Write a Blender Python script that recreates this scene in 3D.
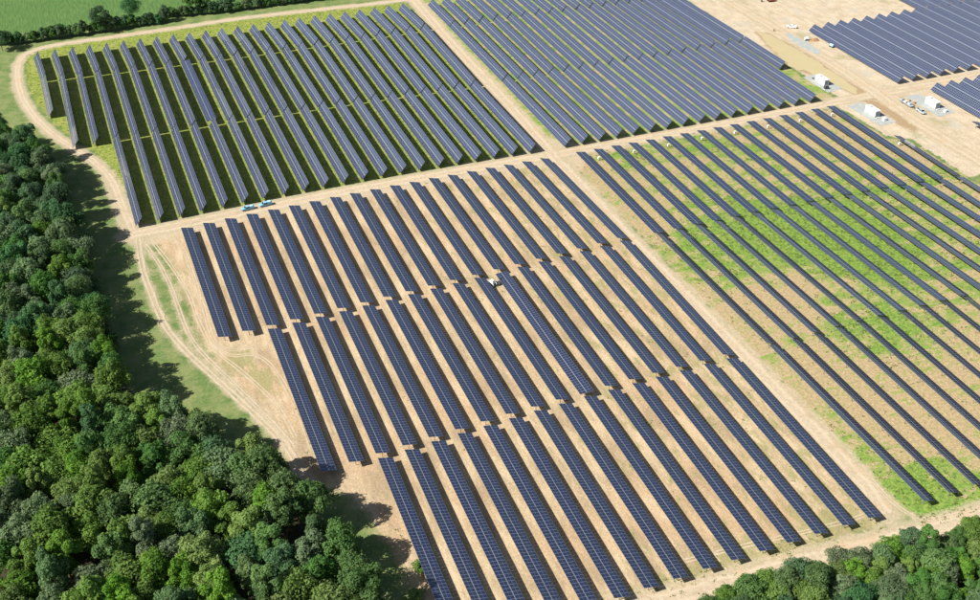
import bpy, math, random
import numpy as np
from mathutils import Vector, Matrix, noise as mnoise

random.seed(7)
rng = np.random.default_rng(11)
R = math.radians
scene = bpy.context.scene
for o in list(bpy.data.objects):
    bpy.data.objects.remove(o)
COL = scene.collection

# ------------------------------------------------------------------ camera
CAM_F, CAM_PITCH, CAM_HEAD, CAM_ROLL = 1060.0, 0.62054, 0.36921, -0.00639
CAM_LOC = Vector((37.35, 0.0, 232.58))
fwd = Vector((math.sin(CAM_HEAD)*math.cos(CAM_PITCH), math.cos(CAM_HEAD)*math.cos(CAM_PITCH), -math.sin(CAM_PITCH)))
rgt = Vector((math.cos(CAM_HEAD), -math.sin(CAM_HEAD), 0))
upv = rgt.cross(fwd)
r2 = rgt*math.cos(CAM_ROLL) + upv*math.sin(CAM_ROLL)
u2 = upv*math.cos(CAM_ROLL) - rgt*math.sin(CAM_ROLL)
cam_data = bpy.data.cameras.new('camera')
cam_data.sensor_width = 36.0
cam_data.lens = CAM_F/980*36
cam_data.clip_start = 1.0
cam_data.clip_end = 20000
cam = bpy.data.objects.new('camera', cam_data)
COL.objects.link(cam)
cam.matrix_world = Matrix(((r2.x, u2.x, -fwd.x, CAM_LOC.x), (r2.y, u2.y, -fwd.y, CAM_LOC.y),
                           (r2.z, u2.z, -fwd.z, CAM_LOC.z), (0, 0, 0, 1)))
scene.camera = cam

# ------------------------------------------------------------------ light
SUN_DIR = Vector((-1.11, -0.02, 1.0)).normalized()      # towards the sun: west
world = bpy.data.worlds.new('World')
scene.world = world
world.use_nodes = True
wn = world.node_tree
sky = wn.nodes.new('ShaderNodeTexSky')
sky.sky_type = 'NISHITA'
sky.sun_disc = False
sky.sun_elevation = math.asin(SUN_DIR.z)
sky.sun_rotation = math.atan2(SUN_DIR.x, SUN_DIR.y)
sky.altitude = 200
sky.air_density = 1.0
sky.dust_density = 1.6
sky.ozone_density = 1.0
bg = wn.nodes['Background']
wn.links.new(sky.outputs[0], bg.inputs[0])
bg.inputs[1].default_value = 0.056
sun_data = bpy.data.lights.new('sun', 'SUN')
sun_data.energy = 5.0
sun_data.angle = R(0.53)
sun_data.color = (1.0, 0.97, 0.915)
sun = bpy.data.objects.new('sun', sun_data)
sun.rotation_euler = (-SUN_DIR).to_track_quat('-Z', 'Y').to_euler()
sun.location = (0, 300, 400)
COL.objects.link(sun)
scene.view_settings.view_transform = 'Standard'
scene.view_settings.look = 'None'
scene.view_settings.exposure = 0.68
scene.view_settings.gamma = 1.0
scene.view_settings.use_curve_mapping = False
scene.render.engine = 'CYCLES'
scene.cycles.max_bounces = 6
scene.cycles.diffuse_bounces = 2
scene.cycles.glossy_bounces = 3
scene.cycles.transparent_max_bounces = 4


# ------------------------------------------------------------------ node helpers
class NT:
    def __init__(self, name):
        self.m = bpy.data.materials.new(name)
        self.m.use_nodes = True
        self.t = self.m.node_tree
        self.b = self.t.nodes['Principled BSDF']
        self.out = self.t.nodes['Material Output']

    def n(self, kind, **kw):
        x = self.t.nodes.new('ShaderNode'+kind)
        for k, v in kw.items():
            setattr(x, k, v)
        return x

    def l(self, a, b):
        self.t.links.new(a, b)

    def val(self, sock, v):
        if isinstance(v, bpy.types.NodeSocket):
            self.l(v, sock)
        else:
            sock.default_value = v

    def math(self, op, a, b=None, c=None, clamp=False):
        x = self.n('Math', operation=op, use_clamp=clamp)
        self.val(x.inputs[0], a)
        if b is not None:
            self.val(x.inputs[1], b)
        if c is not None:
            self.val(x.inputs[2], c)
        return x.outputs[0]

    def step(self, v, lo, hi):
        x = self.n('MapRange', interpolation_type='SMOOTHSTEP', clamp=True)
        self.val(x.inputs[0], v)
        self.val(x.inputs[1], lo)
        self.val(x.inputs[2], hi)
        return x.outputs[0]

    def mix(self, f, a, b, blend='MIX'):
        x = self.n('Mix', data_type='RGBA', blend_type=blend)
        self.val(x.inputs[0], f)
        self.val(x.inputs[6], a if isinstance(a, bpy.types.NodeSocket) else (*a, 1))
        self.val(x.inputs[7], b if isinstance(b, bpy.types.NodeSocket) else (*b, 1))
        return x.outputs[2]

    def pos(self, scale=None, rotz=0):
        g = self.n('NewGeometry').outputs['Position']
        if scale is None:
            return g
        m = self.n('Mapping')
        m.inputs['Scale'].default_value = scale
        m.inputs['Rotation'].default_value = (0, 0, rotz)
        self.l(g, m.inputs[0])
        return m.outputs[0]

    def noise(self, vec, scale, detail=4, rough=.55, dist=0):
        x = self.n('TexNoise')
        self.l(vec, x.inputs['Vector'])
        x.inputs['Scale'].default_value = scale
        x.inputs['Detail'].default_value = detail
        x.inputs['Roughness'].default_value = rough
        x.inputs['Distortion'].default_value = dist
        return x.outputs[0]

    def attr(self, name):
        return self.n('Attribute', attribute_name=name).outputs['Fac']

    def bump(self, h, strength, dist):
        x = self.n('Bump')
        x.inputs['Strength'].default_value = strength
        x.inputs['Distance'].default_value = dist
        self.l(h, x.inputs['Height'])
        self.l(x.outputs[0], self.b.inputs['Normal'])

    def done(self, col, rough=.9, metal=0, spec=.3):
        self.val(self.b.inputs['Base Color'], col if isinstance(col, bpy.types.NodeSocket) else (*col, 1))
        self.val(self.b.inputs['Roughness'], rough)
        self.b.inputs['Metallic'].default_value = metal
        self.b.inputs['Specular IOR Level'].default_value = spec
        return self.m


def plain(name, col, rough=.6, metal=0, spec=.4, var=.12, scale=3.0):
    t = NT(name)
    co = t.n('TexCoord').outputs['Object']
    f = t.noise(co, scale, 4)
    c = t.mix(f, tuple(x*(1-var) for x in col), tuple(min(1, x*(1+var)) for x in col))
    return t.done(c, rough, metal, spec)


# ------------------------------------------------------------------ materials
SAND_A, SAND_B = (.515, .40, .252), (.385, .292, .178)
ROAD_A, ROAD_B = (.52, .425, .295), (.395, .315, .21)


def sand_nodes(t):
    p = t.pos()
    ps = t.pos((1, .16, 1))
    n1 = t.noise(p, .03, 3)
    n2 = t.noise(ps, .55, 5, .65)
    n3 = t.noise(p, 1.4, 5, .7)
    c = t.mix(t.step(n2, .32, .68), SAND_A, SAND_B)
    c = t.mix(t.math('MULTIPLY', t.step(n1, .45, .62), .6), c, (.45, .305, .178))
    n4 = t.noise(t.pos((1, .35, 1)), .13, 5, .6)
    c = t.mix(t.math('MULTIPLY', t.step(n4, .49, .64), .70), c, (.305, .225, .138))
    c = t.mix(t.math('MULTIPLY', t.step(n4, .47, .34), .45), c, (.62, .49, .33))
    # wheel ruts down the lanes between the rows
    sep = t.n('SeparateXYZ')
    t.l(t.pos(), sep.inputs[0])
    u = t.math('FRACT', t.math('ADD', t.math('DIVIDE', t.math('SUBTRACT', sep.outputs[0], 1.0), 9.0), t.math('MULTIPLY_ADD', n4, .16, -.08)))
    d = t.math('MULTIPLY', t.math('ABSOLUTE', t.math('SUBTRACT', u, .5)), 9.0)
    rut = t.step(t.math('ABSOLUTE', t.math('SUBTRACT', d, .85)), .42, .12)
    c = t.mix(t.math('MULTIPLY', t.math('MULTIPLY', rut, t.step(n2, .35, .6)), .42), c, (.335, .245, .15))
    c = t.mix(t.math('MULTIPLY', t.step(n3, .50, .70), .5), c, (.36, .265, .16))
    c = t.mix(t.math('MULTIPLY', t.step(n3, .48, .30), .30), c, (.70, .53, .34))
    return c, n3


def ground_material():
    t = NT('ground_soil_and_grass')
    p = t.pos()
    n_big = t.noise(p, .035, 4)
    n_mid = t.noise(p, .16, 5, .6)
    n_fine = t.noise(p, .8, 5, .7)
    n_tiny = t.noise(p, 2.6, 3, .7)
    wob = t.math('MULTIPLY_ADD', n_mid, 7.0, -3.5)
    wob = t.math('ADD', wob, t.math('MULTIPLY_ADD', n_fine, 4.0, -2.0))
    # rough meadow
    col = t.mix(t.step(n_mid, .35, .65), (.105, .175, .045), (.200, .230, .082))
    col = t.mix(t.math('MULTIPLY', t.step(n_fine, .45, .70), .6), col, (.25, .22, .125))
    # lush yellow green under the upper tables
    lush = t.mix(t.step(n_fine, .38, .62), (.115, .195, .028), (.310, .310, .068))
    lush = t.mix(t.math('MULTIPLY', t.step(n_mid, .50, .66), .65), lush, (.33, .30, .10))
    col = t.mix(t.step(t.math('ADD', t.attr('lush'), wob), -.6, .6), col, lush)
    # patchy ground of the right field
    pv = t.pos((.5, 1.0, 1))
    np1 = t.noise(pv, .15, 7, .72, .5)
    tan = t.mix(t.step(n_fine, .35, .68), (.43, .325, .185), (.30, .235, .125))
    tan = t.mix(t.math('MULTIPLY', t.step(n_tiny, .52, .70), .35), tan, (.58, .47, .29))
    grn = t.mix(t.step(n_fine, .36, .64), (.092, .205, .032), (.250, .320, .066))
    g = t.step(t.math('ADD', t.math('ADD', np1, t.math('MULTIPLY_ADD', n_fine, .62, -.31)), t.attr('green')), .49, .64)
    patch = t.mix(g, tan, grn)
    col = t.mix(t.step(t.math('ADD', t.attr('patchy'), wob), -.6, .6), col, patch)
    # bare sand
    sand, n3 = sand_nodes(t)
    weeds = t.step(t.math('ADD', t.math('ADD', t.noise(t.pos((1, .35, 1)), .34, 5, .65), t.math('MULTIPLY_ADD', n_tiny, .2, -.1)), t.attr('weeds')), .62, .72)
    sand = t.mix(t.math('MULTIPLY', weeds, .62), sand, t.mix(n_fine, (.16, .19, .05), (.33, .30, .13)))
    col = t.mix(t.step(t.math('ADD', t.math('ADD', t.attr('sand'), wob), t.math('MULTIPLY_ADD', n_tiny, 5.0, -2.5)), -2.2, 2.4), col, sand)
    # pale works yard
    yard = t.mix(t.step(n_mid, .3, .7), (.55, .455, .325), (.45, .36, .245))
    yard = t.mix(t.math('MULTIPLY', t.step(t.noise(t.pos((1, .12, 1)), .45, 4, .6), .48, .66), .55), yard, (.38, .30, .20))
    yard = t.mix(t.math('MULTIPLY', t.step(t.noise(p, .06, 5, .6), .52, .66), .5), yard, (.43, .40, .34))
    yard = t.mix(t.math('MULTIPLY', t.step(t.math('ADD', n_big, t.math('MULTIPLY_ADD', n_fine, .3, -.15)), .56, .64), .5), yard, (.27, .25, .11))
    col = t.mix(t.step(t.math('ADD', t.attr('yard'), wob), -.5, .7), col, yard)
    # worn verge along tracks
    vg = t.step(t.math('ADD', t.attr('verge'), t.math('MULTIPLY', wob, .6)), -1.3, 1.2)
    col = t.mix(t.math('MULTIPLY', vg, .8), col, t.mix(n_fine, ROAD_A, ROAD_B))
    # wet mud
    col = t.mix(t.math('MULTIPLY', t.step(t.math('ADD', t.attr('mud'), t.math('MULTIPLY', wob, .5)), -1.5, 1.5), .85), col, t.mix(n_fine, (.36, .245, .13), (.27, .185, .10)))
    # leaf litter under the woods
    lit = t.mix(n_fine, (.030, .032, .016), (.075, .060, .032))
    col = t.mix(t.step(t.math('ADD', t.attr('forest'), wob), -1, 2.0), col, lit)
    mott = t.noise(p, 1.3, 7, .82)
    mr = t.n('MapRange', clamp=True)
    t.l(mott, mr.inputs[0])
    for q_, v_ in ((1, .32), (2, .68), (3, .70), (4, 1.30)):
        mr.inputs[q_].default_value = v_
    vm = t.n('VectorMath', operation='SCALE')
    t.l(col, vm.inputs[0])
    t.l(mr.outputs[0], vm.inputs['Scale'])
    t.bump(t.math('ADD', n_tiny, t.math('MULTIPLY', n_fine, 2.0)), .7, .12)
    return t.done(vm.outputs[0], .95, 0, .15)


def road_material():
    t = NT('packed_dirt_road')
    p = t.pos()
    nf = t.noise(p, .9, 5, .65)
    nb = t.noise(p, .12, 4)
    a = t.attr('across')            # -1 .. 1 over the width of the road
    rut = t.math('ABSOLUTE', t.math('SUBTRACT', t.math('ABSOLUTE', t.math('ADD', a, t.math('MULTIPLY_ADD', nb, .5, -.25))), .48))
    c = t.mix(t.step(nf, .3, .7), ROAD_A, ROAD_B)
    c = t.mix(t.math('MULTIPLY', t.step(rut, .26, .05), .40), c, (.60, .49, .35))
    c = t.mix(t.math('MULTIPLY', t.step(nb, .52, .68), .45), c, (.50, .345, .205))
    edge = t.step(t.math('ADD', t.math('ABSOLUTE', a), t.math('MULTIPLY_ADD', nf, .9, -.45)), .75, 1.05)
    c = t.mix(t.math('MULTIPLY', edge, .55), c, (.33, .28, .14))
    c = t.mix(t.math('MULTIPLY', t.step(t.noise(t.pos((.3, .3, 1)), .5, 5, .7), .52, .66), .45), c, (.36, .28, .18))
    c = t.mix(t.math('MULTIPLY', t.step(t.noise(p, 2.2, 5, .8), .50, .68), .30), c, (.30, .235, .15))
    t.bump(nf, .5, .08)
    return t.done(c, .95, 0, .15)


def crop_material():
    t = NT('green_crop_rows')
    p = t.pos()
    ps = t.pos((1, .10, 1), R(-12))
    n1 = t.noise(ps, 1.1, 4, .6)
    n2 = t.noise(p, .05, 4)
    n3 = t.noise(p, 1.2, 4, .7)
    c = t.mix(t.step(n1, .35, .65), (.058, .125, .032), (.110, .190, .050))
    c = t.mix(t.math('MULTIPLY', t.step(n2, .45, .62), .5), c, (.075, .155, .034))
    c = t.mix(t.math('MULTIPLY', t.step(n3, .5, .7), .5), c, (.12, .20, .06))
    t.bump(n3, .8, .3)
    return t.done(c, .9, 0, .2)


def gravel_material():
    t = NT('grey_gravel')
    p = t.pos()
    n = t.noise(p, 3.0, 4, .75)
    n2 = t.noise(p, .4, 4)
    c = t.mix(n, (.26, .295, .285), (.40, .42, .395))
    c = t.mix(t.math('MULTIPLY', t.step(n2, .5, .66), .6), c, (.55, .45, .31))
    t.bump(n, .6, .05)
    return t.done(c, .95, 0, .15)


def water_material():
    t = NT('muddy_water')
    p = t.pos()
    n = t.noise(p, .12, 3)
    c = t.mix(n, (.46, .385, .20), (.54, .43, .235))
    t.bump(t.noise(p, .9, 2), .03, .05)
    return t.done(c, .12, 0, .5)


def glass_material():
    t = NT('solar_glass')
    p = t.pos()
    oi = t.n('ObjectInfo').outputs['Random']
    n = t.noise(p, .8, 3, .6)
    c = t.mix(n, (.004, .008, .040), (.009, .016, .060))
    c = t.mix(t.math('MULTIPLY', oi, .6), c, (.012, .017, .040))
    t.done(c, t.math('MULTIPLY_ADD', n, .10, .66), 0, .42)
    t.b.inputs['IOR'].default_value = 1.7
    t.b.inputs['Specular Tint'].default_value = (.70, .84, 1.0, 1)
    t.b.inputs['Coat Weight'].default_value = 1.0
    t.b.inputs['Coat Roughness'].default_value = .07
    t.b.inputs['Coat IOR'].default_value = 1.95
    return t.m


MAT = dict(
    ground=ground_material(), road=road_material(), crop=crop_material(), gravel=gravel_material(), water=water_material(),
    glass=glass_material(),
    alu=plain('aluminium_frame', (.30, .325, .37), .5, .5, .5, .06),
    back=plain('module_backsheet', (.09, .095, .105), .6, 0, .3, .08),
    steel=plain('galvanised_steel', (.29, .31, .34), .5, .3, .4, .1),
    white=plain('white_painted_steel', (.86, .86, .84), .45, 0, .5, .05, 1.2),
    vent=plain('grey_louvre', (.34, .35, .36), .6, 0, .3, .1),
    dark=plain('dark_grey_metal', (.07, .075, .085), .55, .2, .4, .2),
    rubber=plain('black_rubber', (.022, .022, .024), .85, 0, .2, .2),
    rim=plain('wheel_rim', (.42, .43, .45), .4, .6, .5, .1),
    window=plain('tinted_window', (.012, .016, .022), .08, 0, .8, .1),
    blue=plain('light_blue_paint', (.20, .46, .62), .35, 0, .5, .06),
    deepblue=plain('deep_blue_paint', (.05, .17, .42), .35, 0, .5, .08),
    cyan=plain('pale_cyan_plastic', (.42, .66, .74), .4, 0, .5, .06),
    silver=plain('silver_paint', (.50, .55, .62), .35, .3, .5, .05),
    orange=plain('orange_paint', (.62, .13, .03), .45, 0, .4, .1),
    red=plain('red_lamp', (.45, .03, .02), .3, 0, .5, .1),
    lamp=plain('lamp_lens', (.80, .80, .76), .15, 0, .6, .05),
    wood=plain('raw_timber', (.40, .27, .15), .85, 0, .2, .2),
    concrete=plain('pale_concrete', (.52, .51, .48), .9, 0, .2, .1),
    dirt=plain('red_brown_dirt', (.33, .19, .105), .95, 0, .1, .25, 1.5),
    deadwood=plain('bare_dead_wood', (.27, .245, .22), .9, 0, .1, .2, 4),
    bark=plain('tree_bark', (.10, .078, .055), .95, 0, .1, .3, 4),
)


def leaf_material(name, a, b, trans=.5):
    t = NT(name)
    oi = t.n('ObjectInfo').outputs['Random']
    tint = t.attr('tint')
    c = t.mix(tint, a, b)
    hsv = t.n('HueSaturation')
    t.l(t.math('MULTIPLY_ADD', oi, .030, .485), hsv.inputs['Hue'])
    t.l(t.math('MULTIPLY_ADD', oi, .25, .85), hsv.inputs['Saturation'])
    wn_ = t.n('TexWhiteNoise', noise_dimensions='1D')
    t.l(oi, wn_.inputs['W'])
    t.l(t.math('MULTIPLY_ADD', wn_.outputs[0], .40, .80), hsv.inputs['Value'])
    t.l(c, hsv.inputs['Color'])
    t.done(hsv.outputs[0], .75, 0, .18)
    tr = t.n('BsdfTranslucent')
    t.l(hsv.outputs[0], tr.inputs[0])
    mx = t.n('MixShader')
    mx.inputs[0].default_value = trans
    t.l(t.b.outputs[0], mx.inputs[1])
    t.l(tr.outputs[0], mx.inputs[2])
    t.l(mx.outputs[0], t.out.inputs[0])
    return t.m


LEAF = dict(
    deep=leaf_material('deep_green_leaves', (.080, .175, .048), (.172, .305, .082)),
    bright=leaf_material('yellow_green_leaves', (.118, .225, .042), (.240, .375, .072)),
    grey=leaf_material('grey_green_leaves', (.125, .205, .088), (.228, .318, .148)),
    cool=leaf_material('dark_cool_green_leaves', (.066, .155, .064), (.135, .258, .104)),
)
weed_leaf = leaf_material('weed_leaves', (.085, .150, .026), (.24, .27, .06), .3)


# ------------------------------------------------------------------ mesh helpers
class MB:
    """collects faces; build() links them as one mesh object"""
    def __init__(self):
        self.v, self.f, self.mi, self.sm = [], [], [], []

    def add(self, verts, faces, mi=0, M=None, smooth=False):
        o = len(self.v)
        self.v += [tuple(M @ Vector(p)) if M else tuple(p) for p in verts]
        for f in faces:
            self.f.append(tuple(i+o for i in f))
            self.mi.append(mi)
            self.sm.append(smooth)
        return self

    def box(self, x0, x1, y0, y1, z0, z1, mi=0, M=None, b=0.0):
        if b <= 0:
            v = [(x0, y0, z0), (x1, y0, z0), (x1, y1, z0), (x0, y1, z0), (x0, y0, z1), (x1, y0, z1), (x1, y1, z1), (x0, y1, z1)]
            f = [(3, 2, 1, 0), (4, 5, 6, 7), (0, 1, 5, 4), (1, 2, 6, 5), (2, 3, 7, 6), (3, 0, 4, 7)]
            return self.add(v, f, mi, M)
        ring = lambda z, i: [(x0+i, y0, z), (x1-i, y0, z), (x1, y0+i, z), (x1, y1-i, z), (x1-i, y1, z), (x0+i, y1, z), (x0, y1-i, z), (x0, y0+i, z)]
        inn = [(x0+b, y0+b), (x1-b, y0+b), (x1-b, y0+b), (x1-b, y1-b), (x1-b, y1-b), (x0+b, y1-b), (x0+b, y1-b), (x0+b, y0+b)]
        v = ring(z0, b) + ring(z1-b, b) + [(p[0], p[1], z1) for p in inn]
        f = [tuple(range(7, -1, -1)), (16, 17, 19, 21)]
        for k in range(8):
            n = (k+1) % 8
            f.append((k, n, 8+n, 8+k))
            f.append((8+k, 8+n, 16+n, 16+k))
        f[1] = (16, 18, 20, 22)
        return self.add(v, f, mi, M)

    def prism(self, prof, y0, y1, mi=0, M=None, inset=None):
        """profile in x,z extruded along y; inset(z) narrows it"""
        n = len(prof)
        ins = inset or (lambda z: 0)
        v = [(x, y0+ins(z), z) for x, z in prof] + [(x, y1-ins(z), z) for x, z in prof]
        f = [tuple(range(n)), tuple(range(2*n-1, n-1, -1))]
        for k in range(n):
            m = (k+1) % n
            f.append((k, n+k, n+m, m))
        return self.add(v, f, mi, M)

    def cyl(self, c, r, h, axis='z', seg=12, mi=0, M=None, r2=None):
        r2 = r if r2 is None else r2
        v = []
        for q, rr in ((-h/2, r), (h/2, r2)):
            for k in range(seg):
                a = 2*math.pi*k/seg
                d = (rr*math.cos(a), rr*math.sin(a))
                if axis == 'z':
                    v.append((c[0]+d[0], c[1]+d[1], c[2]+q))
                elif axis == 'y':
                    v.append((c[0]+d[1], c[1]+q, c[2]+d[0]))
                else:
                    v.append((c[0]+q, c[1]+d[0], c[2]+d[1]))
        f = [tuple(range(seg-1, -1, -1)), tuple(range(seg, 2*seg))]
        for k in range(seg):
            n = (k+1) % seg
            f.append((k, n, seg+n, seg+k))
        return self.add(v, f, mi, M)

    def bar(self, a, b, w, mi=0):
        a, b = Vector(a), Vector(b)
        d = (b-a)
        L = d.length
        q = d.to_track_quat('X', 'Z').to_matrix().to_4x4()
        return self.box(0, L, -w/2, w/2, -w/2, w/2, mi, Matrix.Translation(a) @ q)

    def mesh(self, name, mats):
        me = bpy.data.meshes.new(name)
        me.from_pydata(self.v, [], self.f)
        for m in (mats if isinstance(mats, (list, tuple)) else [mats]):
            me.materials.append(m)
        me.polygons.foreach_set('material_index', self.mi)
        me.polygons.foreach_set('use_smooth', self.sm)
        me.update()
        return me

    def build(self, name, mats, parent=None):
        return link(name, self.mesh(name, mats), parent)


def link(name, me, parent=None):
    o = bpy.data.objects.new(name, me)
    COL.objects.link(o)
    if parent:
        o.parent = parent
    return o


def tag(o, label=None, cat=None, group=None, kind=None):
    if label:
        o['label'] = label
    if cat:
        o['category'] = cat
    if group:
        o['group'] = group
    if kind:
        o['kind'] = kind
    return o


def empty(name, loc, rz=0, label=None, cat=None, group=None):
    o = bpy.data.objects.new(name, None)
    o.empty_display_size = .5
    o.location = loc
    o.rotation_euler = (0, 0, rz)
    COL.objects.link(o)
    return tag(o, label, cat, group)


ORD = ['zeroth', 'first', 'second', 'third', 'fourth', 'fifth', 'sixth', 'seventh', 'eighth', 'ninth', 'tenth', 'eleventh', 'twelfth',
       'thirteenth', 'fourteenth', 'fifteenth', 'sixteenth', 'seventeenth', 'eighteenth', 'nineteenth', 'twentieth', 'twenty-first',
       'twenty-second', 'twenty-third', 'twenty-fourth', 'twenty-fifth', 'twenty-sixth', 'twenty-seventh', 'twenty-eighth',
       'twenty-ninth', 'thirtieth']
for _t, _n in (('thirty', 'fortieth'), ('forty', 'fiftieth'), ('fifty', 'sixtieth'), ('sixty', 'seventieth'), ('seventy', 'eightieth'), ('eighty', 'ninetieth'), ('ninety', 'hundredth')):
    ORD += [_t + '-' + w for w in ORD[1:10]] + [_n]

# ------------------------------------------------------------------ ground plan (metres; x east, y north)
ROADS = dict(
    perimeter=([(286, 623), (219.5, 624), (176, 627), (124.5, 631), (85, 630), (51, 629.5), (26, 629.8), (9.7, 628), (0, 622), (-5, 610), (-6, 588), (-4.4, 561), (1, 534), (9, 509), (19, 487), (26.5, 469), (30.4, 453), (32, 438), (33, 422), (35, 403)], 3.6),
    cross=([(32, 402), (47, 401.8), (62, 402.4), (105, 403.6), (151, 403.2), (219, 401.2), (303, 399.0), (378, 399.5), (405, 399.6), (475, 398.0), (640, 397)], 7.6),
    middle=([(229, 637), (228, 612), (226.2, 540), (226, 471), (224.8, 423), (224, 401), (224.2, 361), (223.8, 313), (224.8, 268), (225.3, 229), (225.5, 195), (225, 174), (223, 160)], 6.8),
    south=([(120, 157.8), (141, 157.0), (155, 155.8), (177, 154.6), (196, 153.2), (215, 151.6), (228, 150.4), (238, 149.8), (262, 148.8)], 6.6),
    loop=([(228.4, 178), (228.2, 165), (229.6, 157.5), (233, 153.8), (240, 152.4), (254, 151.6), (270, 151.5)], 1.5),
    west=([(36, 399), (35.2, 377), (36.1, 358), (38.5, 333), (43.2, 315), (50.5, 295.6), (58.5, 274.7), (65.6, 254), (67.5, 240)], 2.6),
    spur=([(37, 397), (41.4, 377), (44, 355), (45.3, 330), (48.1, 313.3), (56.2, 289.4), (63.6, 267.4), (67.7, 253)], 1.7),
    mark_a=([(41, 394), (46, 372), (49.5, 350), (50.5, 330), (53, 312), (60, 295), (67, 275), (69.5, 256)], 1.7),
    mark_b=([(45, 397), (51.5, 386), (53.0, 365), (53.4, 340), (53.6, 318), (58, 309.5), (66, 308)], 1.7),
    mark_c=([(52, 315), (58, 306), (66, 303), (70.5, 292), (73, 270), (73, 248)], 1.7),
    mark_d=([(224, 168), (219, 162), (200, 162.5), (180, 164.5), (160, 166)], 1.7),
    mark_e=([(398, 340), (410, 368), (411, 395), (405, 420), (412, 450), (415, 500), (421, 560), (430, 620)], 1.9),
    mark_f=([(424, 325), (413, 355), (407, 380), (400, 394), (384, 400)], 1.9),
    mark_g=([(436, 396), (416, 401), (409, 412), (407, 440), (411, 480), (408, 530)], 1.9),
    mark_h=([(219, 420), (222, 408), (229, 401), (240, 400.5), (262, 400)], 1.8),
    mark_i=([(30, 432), (36, 415), (42, 404), (56, 402.8), (90, 404)], 1.8),
    east=([(412, 660), (409, 589), (409, 530), (409.5, 472), (408.5, 423), (405.5, 388), (404, 358), (404, 318), (404, 290)], 8.0),
)
FOREST = [(-140, 560), (-36, 540), (-16, 512), (-3, 498), (6, 474), (12.5, 439), (14, 403), (17, 374), (19, 345), (21.3, 315), (22.5, 287.0), (30.2, 275.6), (45.2, 262.6), (53.2, 254.1), (57.2, 240.6), (63.7, 229.6), (70.7, 215.1), (75.2, 206.6), (77.2, 195.6), (74.2, 185.6), (76.2, 173.6), (78.2, 157.6), (81.0, 126.0), (84, 60), (-140, 60)]
SOUTHWOOD = [(150, 149.7), (160, 149.6), (172, 149.0), (183, 148.8), (192, 148.4), (202, 147.4), (218, 146.2), (229, 145.4), (239, 144.8), (250, 144.2), (275, 142.6), (290, 60), (150, 60), (143, 139.4)]
SAND_F = [(41, 398), (46, 377), (47.5, 355), (48.5, 330), (50, 313), (56, 291), (62, 268), (64, 253), (64, 236), (78, 226), (82, 215), (86, 190), (84, 159), (222, 156), (222, 398), (110, 401)]
LUSH = [(-1, 624), (-2, 590), (1, 560), (6, 535), (14, 510), (24, 488), (31, 468), (35, 440), (37, 409), (221, 409), (221, 620), (124, 628), (10, 626)]
PATCHY_M = [(228, 406), (384, 404), (384, 470), (384, 640), (232, 640)]
PATCHY_R = [(229, 396), (378, 394), (379, 356), (387, 352), (388, 300), (640, 300), (640, 100), (229, 100)]
YARD = [(379, 394), (381, 404), (386, 404), (386, 470), (386, 700), (700, 700), (700, 300), (389, 312), (389, 352), (381, 358)]
MUD = [(403, 418), (404, 400), (401, 388), (403, 378), (402, 371), (400, 359), (396, 357), (394, 367), (396, 384), (394, 397), (396, 412)]
PUDDLE = [(396.8, 495.6), (400.9, 490.5), (402.6, 472), (403.6, 454), (402.4, 434), (402.0, 417), (400.5, 408), (397, 405), (394.6, 411), (392.7, 420), (390.8, 433), (388.0, 440), (386.6, 447), (387.6, 458), (391.7, 476.5)]


def poly_sd(poly, X, Y):
    """signed distance, positive inside"""
    P = np.array(poly, float)
    Q = np.roll(P, -1, 0)
    d = np.full(X.shape, 1e9)
    ins = np.zeros(X.shape, bool)
    for (ax, ay), (bx, by) in zip(P, Q):
        ex, ey = bx-ax, by-ay
        t = np.clip(((X-ax)*ex+(Y-ay)*ey)/(ex*ex+ey*ey+1e-9), 0, 1)
        d = np.minimum(d, np.hypot(X-ax-t*ex, Y-ay-t*ey))
        c = ((ay > Y) != (by > Y)) & (X < (bx-ax)*(Y-ay)/(by-ay+1e-12)+ax)
        ins ^= c
    return np.where(ins, d, -d)


def line_d(pts, X, Y):
    d = np.full(X.shape, 1e9)
    for (ax, ay), (bx, by) in zip(pts[:-1], pts[1:]):
        ex, ey = bx-ax, by-ay
        t = np.clip(((X-ax)*ex+(Y-ay)*ey)/(ex*ex+ey*ey+1e-9), 0, 1)
        d = np.minimum(d, np.hypot(X-ax-t*ex, Y-ay-t*ey))
    return d


def smooth_line(pts, step=2.0):
    P = np.array(pts, float)
    out = []
    for i in range(len(P)-1):
        p0, p1, p2, p3 = P[max(i-1, 0)], P[i], P[i+1], P[min(i+2, len(P)-1)]
        n = max(2, int(np.hypot(*(p2-p1))/step))
        for k in range(n):
            t = k/n
            out.append(.5*((2*p1)+(-p0+p2)*t+(2*p0-5*p1+4*p2-p3)*t*t+(-p0+3*p1-3*p2+p3)*t**3))
    out.append(P[-1])
    return np.array(out)


GREEN_SPOTS = [(242, 297, 14, .10), (277, 308, 22, .16), (299, 291, 18, .15), (308, 270, 16, .14), (286, 231, 12, .12), (271, 240, 12, .12),
               (257, 384, 10, .14), (291, 390, 12, .14), (308, 373, 14, .08), (269, 343, 14, .04), (345, 305, 24, .10), (229, 196, 9, .12),
               (232, 165, 12, .16), (246, 156, 12, .16), (340, 250, 30, .06), (300, 320, 40, .06), (250, 200, 14, -.05), (262, 262, 12, -.10), (240, 330, 12, -.06)]


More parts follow.
